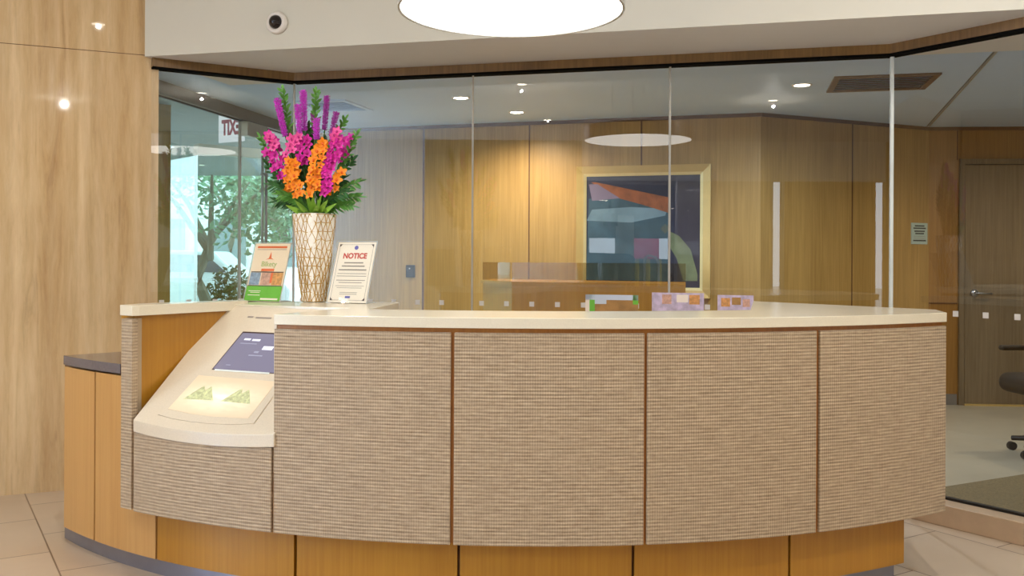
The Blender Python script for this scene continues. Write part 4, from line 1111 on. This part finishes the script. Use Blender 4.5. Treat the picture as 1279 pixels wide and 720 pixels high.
leafy(394, 115, 393, 170, .04, 'tall leafy sprig in the middle of the purple spikes', 22)
leafy(430, 150, 412, 190, .03, 'leafy sprig leaning right above the magenta orchids', 16)
leafy(445, 168, 424, 215, .00, 'leafy sprig reaching furthest right beside the pink flowers', 18)
leafy(325, 172, 350, 222, .02, 'leafy sprig reaching furthest left beside the pink flowers', 20, .026, .012)
leafy(440, 200, 414, 236, .01, 'leafy sprig on the right below the magenta orchids', 16, .03, .013, 'leaf_dark')
leafy(334, 205, 356, 240, .03, 'leafy sprig on the left behind the lower magenta orchids', 16, .03, .013, 'leaf_dark')
leafy(385, 160, 384, 205, .06, 'dark leafy sprig hidden deep in the middle of the bouquet', 18, .036, .016, 'leaf_dark')
leafy(404, 185, 401, 225, .03, 'dark leafy sprig behind the centre orange orchids', 18, .036, .016, 'leaf_dark')
leafy(368, 185, 370, 225, .03, 'dark leafy sprig behind the left orange orchids', 18, .036, .016, 'leaf_dark')
for x, y, dy, lb in ((378, 212, .04, 'left'), (392, 200, .07, 'middle'), (406, 208, .04, 'right'), (386, 232, -.01, 'lower left'), (403, 236, -.01, 'lower right')):
    leafy(x, y-26, x, y+22, dy, 'dark leafy filler sprig deep inside the bouquet, '+lb, 16, .042, .020, 'leaf_dark')
def frond(x1, y1, dy, label, mat='leaf_dark', n=24, L=.062, dyo=0):
    t = thing('fern_frond', label, 'foliage', tuple(mouth), BQ)
    end = fp(x1, y1, dy); root = mouth+Vector((0, 0, .03))+(end-mouth)*.12
    P = curve_pts(root, end, (0, 0, .035), 8)
    from_bm('stem', tube_bm([mouth-Vector((0, 0, .06))]+P, .0018, 5), 'stem_green', t)
    bm = bmesh.new()
    for k in range(n):
        s = (k+1)/n*8; i = min(int(s), 7); p = P[i].lerp(P[i+1], s-i); ax = (P[i+1]-P[i]).normalized(); q = ax.to_track_quat('Z', 'Y')
        sg = 1 if k % 2 else -1; o_ = q @ Vector((0, sg, 0)) if False else Vector((rnd.uniform(-.3, .3), rnd.uniform(-.8, .3), sg))
        leaf(bm, p, ax*1.0+o_*.75, L*(1-.35*s/8)*rnd.uniform(.8, 1.15), .0125, .15)
    leaf(bm, P[-1], P[-1]-P[-2], L*.8, .008, .1)
    finish_leaf(bm, 'leaflets', mat, t)
frond(341, 232, -.02, 'narrow leaved frond pointing left above the vase rim')
frond(347, 252, -.04, 'drooping frond over the left shoulder of the vase')
frond(352, 243, -.09, 'frond in front at the lower left of the bouquet', 'leaf_green')
frond(446, 228, -.02, 'narrow leaved frond pointing right above the vase rim', 'leaf_green')
frond(446, 246, .0, 'drooping frond over the right shoulder of the vase', 'leaf_green')
frond(432, 240, -.08, 'frond in front at the lower right of the bouquet')
frond(438, 257, -.04, 'lowest frond drooping right over the vase rim', 'leaf_green')
frond(428, 224, .03, 'upright frond on the right behind the orange blossoms')
frond(355, 225, .04, 'upright frond on the left behind the orange blossoms')
t = thing('broad_leaf_cluster', 'bright green broad leaves at the centre just above the vase rim', 'foliage', tuple(mouth), BQ)
bm = bmesh.new()
for (x, y, dy) in ((370, 250, -.12), (383, 240, -.11), (391, 246, -.13), (401, 244, -.11), (408, 250, -.10), (377, 258, -.12), (360, 256, -.08), (418, 254, -.08), (396, 256, -.13)):
    e = fp(x, y, dy); b0 = mouth+Vector((0, -.02, .01)); leaf(bm, b0, e-b0, (e-b0).length*1.1, .026, .05)
finish_leaf(bm, 'leaves', 'leaf_bright', t)

# ------------------------------------------------------------------ the parking level behind the viewer (mirrored in the glass)
def mseg(a0, b0, a1, b1, th, z0, z1): return seg_bm(mir(a0, b0), mir(a1, b1), th, z0, z1)
structure(from_bm('floor_garage', prism_bm([mir(-14, 15.2), mir(5, 15.2), mir(8, 34), mir(-20, 34)], -.109, -.06), 'garage_concrete'))
structure(from_bm('ceiling_garage', prism_bm([mir(-10, 16.2), mir(4.5, 16.2), mir(7, 32), mir(-14, 32)], 2.75, 3.0), 'garage_concrete'))
structure(from_bm('wall_garage_left', mseg(-14, 31.9, 2.6, 31.9, .3, -.1, 3.0), 'garage_wall'))
structure(from_bm('wall_garage_right', mseg(5.3, 31.9, 8, 31.9, .3, -.1, 3.0), 'garage_wall'))
structure(from_bm('wall_garage_upper', mseg(-14, 32, 8, 32, .3, 2.0, 3.0), 'garage_wall'))
structure(from_bm('wall_garage_lower', mseg(-14, 32, 8, 32, .3, -.1, 1.3), 'garage_wall'))
for k, (a, wd_) in enumerate(((3.8, .3),)):
    structure(from_bm('wall_garage_pier', mseg(a-wd_, 31.9, a+wd_, 31.9, .4, -.1, 2.9), 'white_paint'))
tag(from_bm('awning', mseg(4.3, 36, 5.6, 36, .2, -.25, 2.3), 'pink_panel'), 'pink panel beyond the parking level opening', 'panel')
for (a, lb) in ((3.05, 'leftmost'), (3.32, 'second from the left'), (3.60, 'third from the left'), (4.42, 'rightmost')):
    b_ = 23.0; p = mp3(a, b_, -.06); t = thing('bollard', 'yellow bollard in the parking level, '+lb+' in the reflection', 'bollard', tuple(p), 'yellow bollards')
    from_bm('post', cyl_bm(p, p+Vector((0, 0, 1.3)), .055, seg=16), 'safety_yellow', t)
    from_bm('domed_cap', lathe_bm([(.056, 0), (.05, .03), (.03, .05), (0, .056)], tuple(p+Vector((0, 0, 1.3))), 16), 'safety_yellow', t)
pR = [mp3(3.05, 22.4, z) for z in (-.06, .6)]; 
pts = [mp3(3.5, 22.5, -.06), mp3(3.5, 22.5, 1.2), mp3(3.42, 22.5, 1.34), mp3(3.25, 22.5, 1.38), mp3(3.16, 22.5, 1.30), mp3(3.16, 22.5, -.06)]
tag(from_bm('bike_rack', tube_bm(pts, .03, 10), 'white_plastic', smooth=True), 'white bent tube rack between the yellow bollards', 'bike rack')
c_ = mir(2.6, 27.5); car('parked_car', (c_.x, c_.y, -.06), atan2((mir(1, 0)-mir(0, 0)).y, (mir(1, 0)-mir(0, 0)).x), 'car_dark', 'dark car parked in the parking level behind the viewer')
p0 = mp3(2.28, 22, 2.2)
MB_ = Matrix.Translation(p0) @ Matrix.Rotation(atan2((mir(1, 0)-mir(0, 0)).y, (mir(1, 0)-mir(0, 0)).x), 4, 'Z')
t = thing('loudspeaker', 'black box loudspeaker under the parking level ceiling', 'speaker', tuple(p0)); from_bm('cabinet', box_bm((0, 0, 0), (.34, .3, .30), M=MB_), 'black', t, bevel=.01); from_bm('bracket', box_bm((0, 0, .34), (.05, .05, .42), M=MB_), 'black', t)
p0 = mp3(3.45, 23, 2.03); MB_ = Matrix.Translation(p0) @ Matrix.Rotation(atan2((mir(1, 0)-mir(0, 0)).y, (mir(1, 0)-mir(0, 0)).x), 4, 'Z')
t = thing('hanging_sign', 'dark hanging sign with a yellow diamond in the parking level', 'sign', tuple(p0)); from_bm('board', box_bm((0, 0, 0), (.9, .05, .24), M=MB_), 'window_dark', t)
from_bm('diamond', box_bm((0, 0, 0), (.17, .07, .17), M=MB_ @ Matrix.Translation((.0+.28, 0, 0)) @ Matrix.Rotation(pi/4, 4, 'Y')), 'safety_yellow', t)
bm = bmesh.new()
for s in (-.35, .35): cyl_bm(MB_ @ Vector((s, 0, .12)), MB_ @ Vector((s, 0, .72)), .01, seg=6, bm=bm)
from_bm('hanger', bm, 'black', t)
for k, (a, b_) in enumerate(((2.3, 23.6), (1.2, 20), (4.6, 20), (4.6, 27), (0, 27))):
    p = mir(a, b_); downlight(p.x, p.y, 2.75, 'round lamp in the parking level ceiling', 'parking level lamps', 0, r=.12, spot='')

# ------------------------------------------------------------------ light
w = bpy.data.worlds.new('World'); scn.world = w; w.use_nodes = True; nt = w.node_tree; nt.nodes.clear()
bg = nt.nodes.new('ShaderNodeBackground'); out = nt.nodes.new('ShaderNodeOutputWorld')
bg.inputs[0].default_value = (.80, .90, 1.0, 1); bg.inputs[1].default_value = 2.5
nt.links.new(bg.outputs[0], out.inputs[0])

# sky light entering through the glazed left side of the lobby
al = bpy.data.lights.new('sky_window', 'AREA'); al.shape = 'RECTANGLE'; al.size = 3.4; al.size_y = 2.7; al.energy = 560; al.color = (.50, .68, 1.0)
ao = bpy.data.objects.new('sky_window', al); COL.objects.link(ao)
wm = (lw0+lw1)/2; wdir = (lw1-lw0).normalized(); wout = Vector((-wdir.y, wdir.x)); wout = wout if wout.x < 0 else -wout
ao.matrix_world = Matrix.Translation((wm.x+wout.x*.25, wm.y+wout.y*.25, 1.5)) @ Vector((-wout.x, -wout.y, 0)).to_track_quat('-Z', 'Z').to_matrix().to_4x4()

# ------------------------------------------------------------------ camera
cd_ = bpy.data.cameras.new('Camera'); cam = bpy.data.objects.new('Camera', cd_); COL.objects.link(cam)
cd_.sensor_fit = 'HORIZONTAL'; cd_.sensor_width = 36; cd_.lens = F/1279*36; cd_.shift_y = (323.5-360)/1279
cam.matrix_world = Matrix.Translation((0, 0, H)) @ Matrix.Rotation(pi/2, 4, 'X') @ Matrix.Rotation(ROLL, 4, 'Z')
cd_.clip_end = 200
scn.camera = cam
scn.view_settings.view_transform = 'Standard'; scn.view_settings.look = 'None'; scn.view_settings.gamma = 1; scn.view_settings.exposure = .92
try:
    scn.cycles.use_denoising = True; scn.cycles.max_bounces = 10; scn.cycles.transparent_max_bounces = 24; scn.cycles.sample_clamp_indirect = 6; scn.cycles.caustics_reflective = False
except Exception: pass
for o in list(bpy.data.objects):
    if '_inv' in o: del o['_inv']
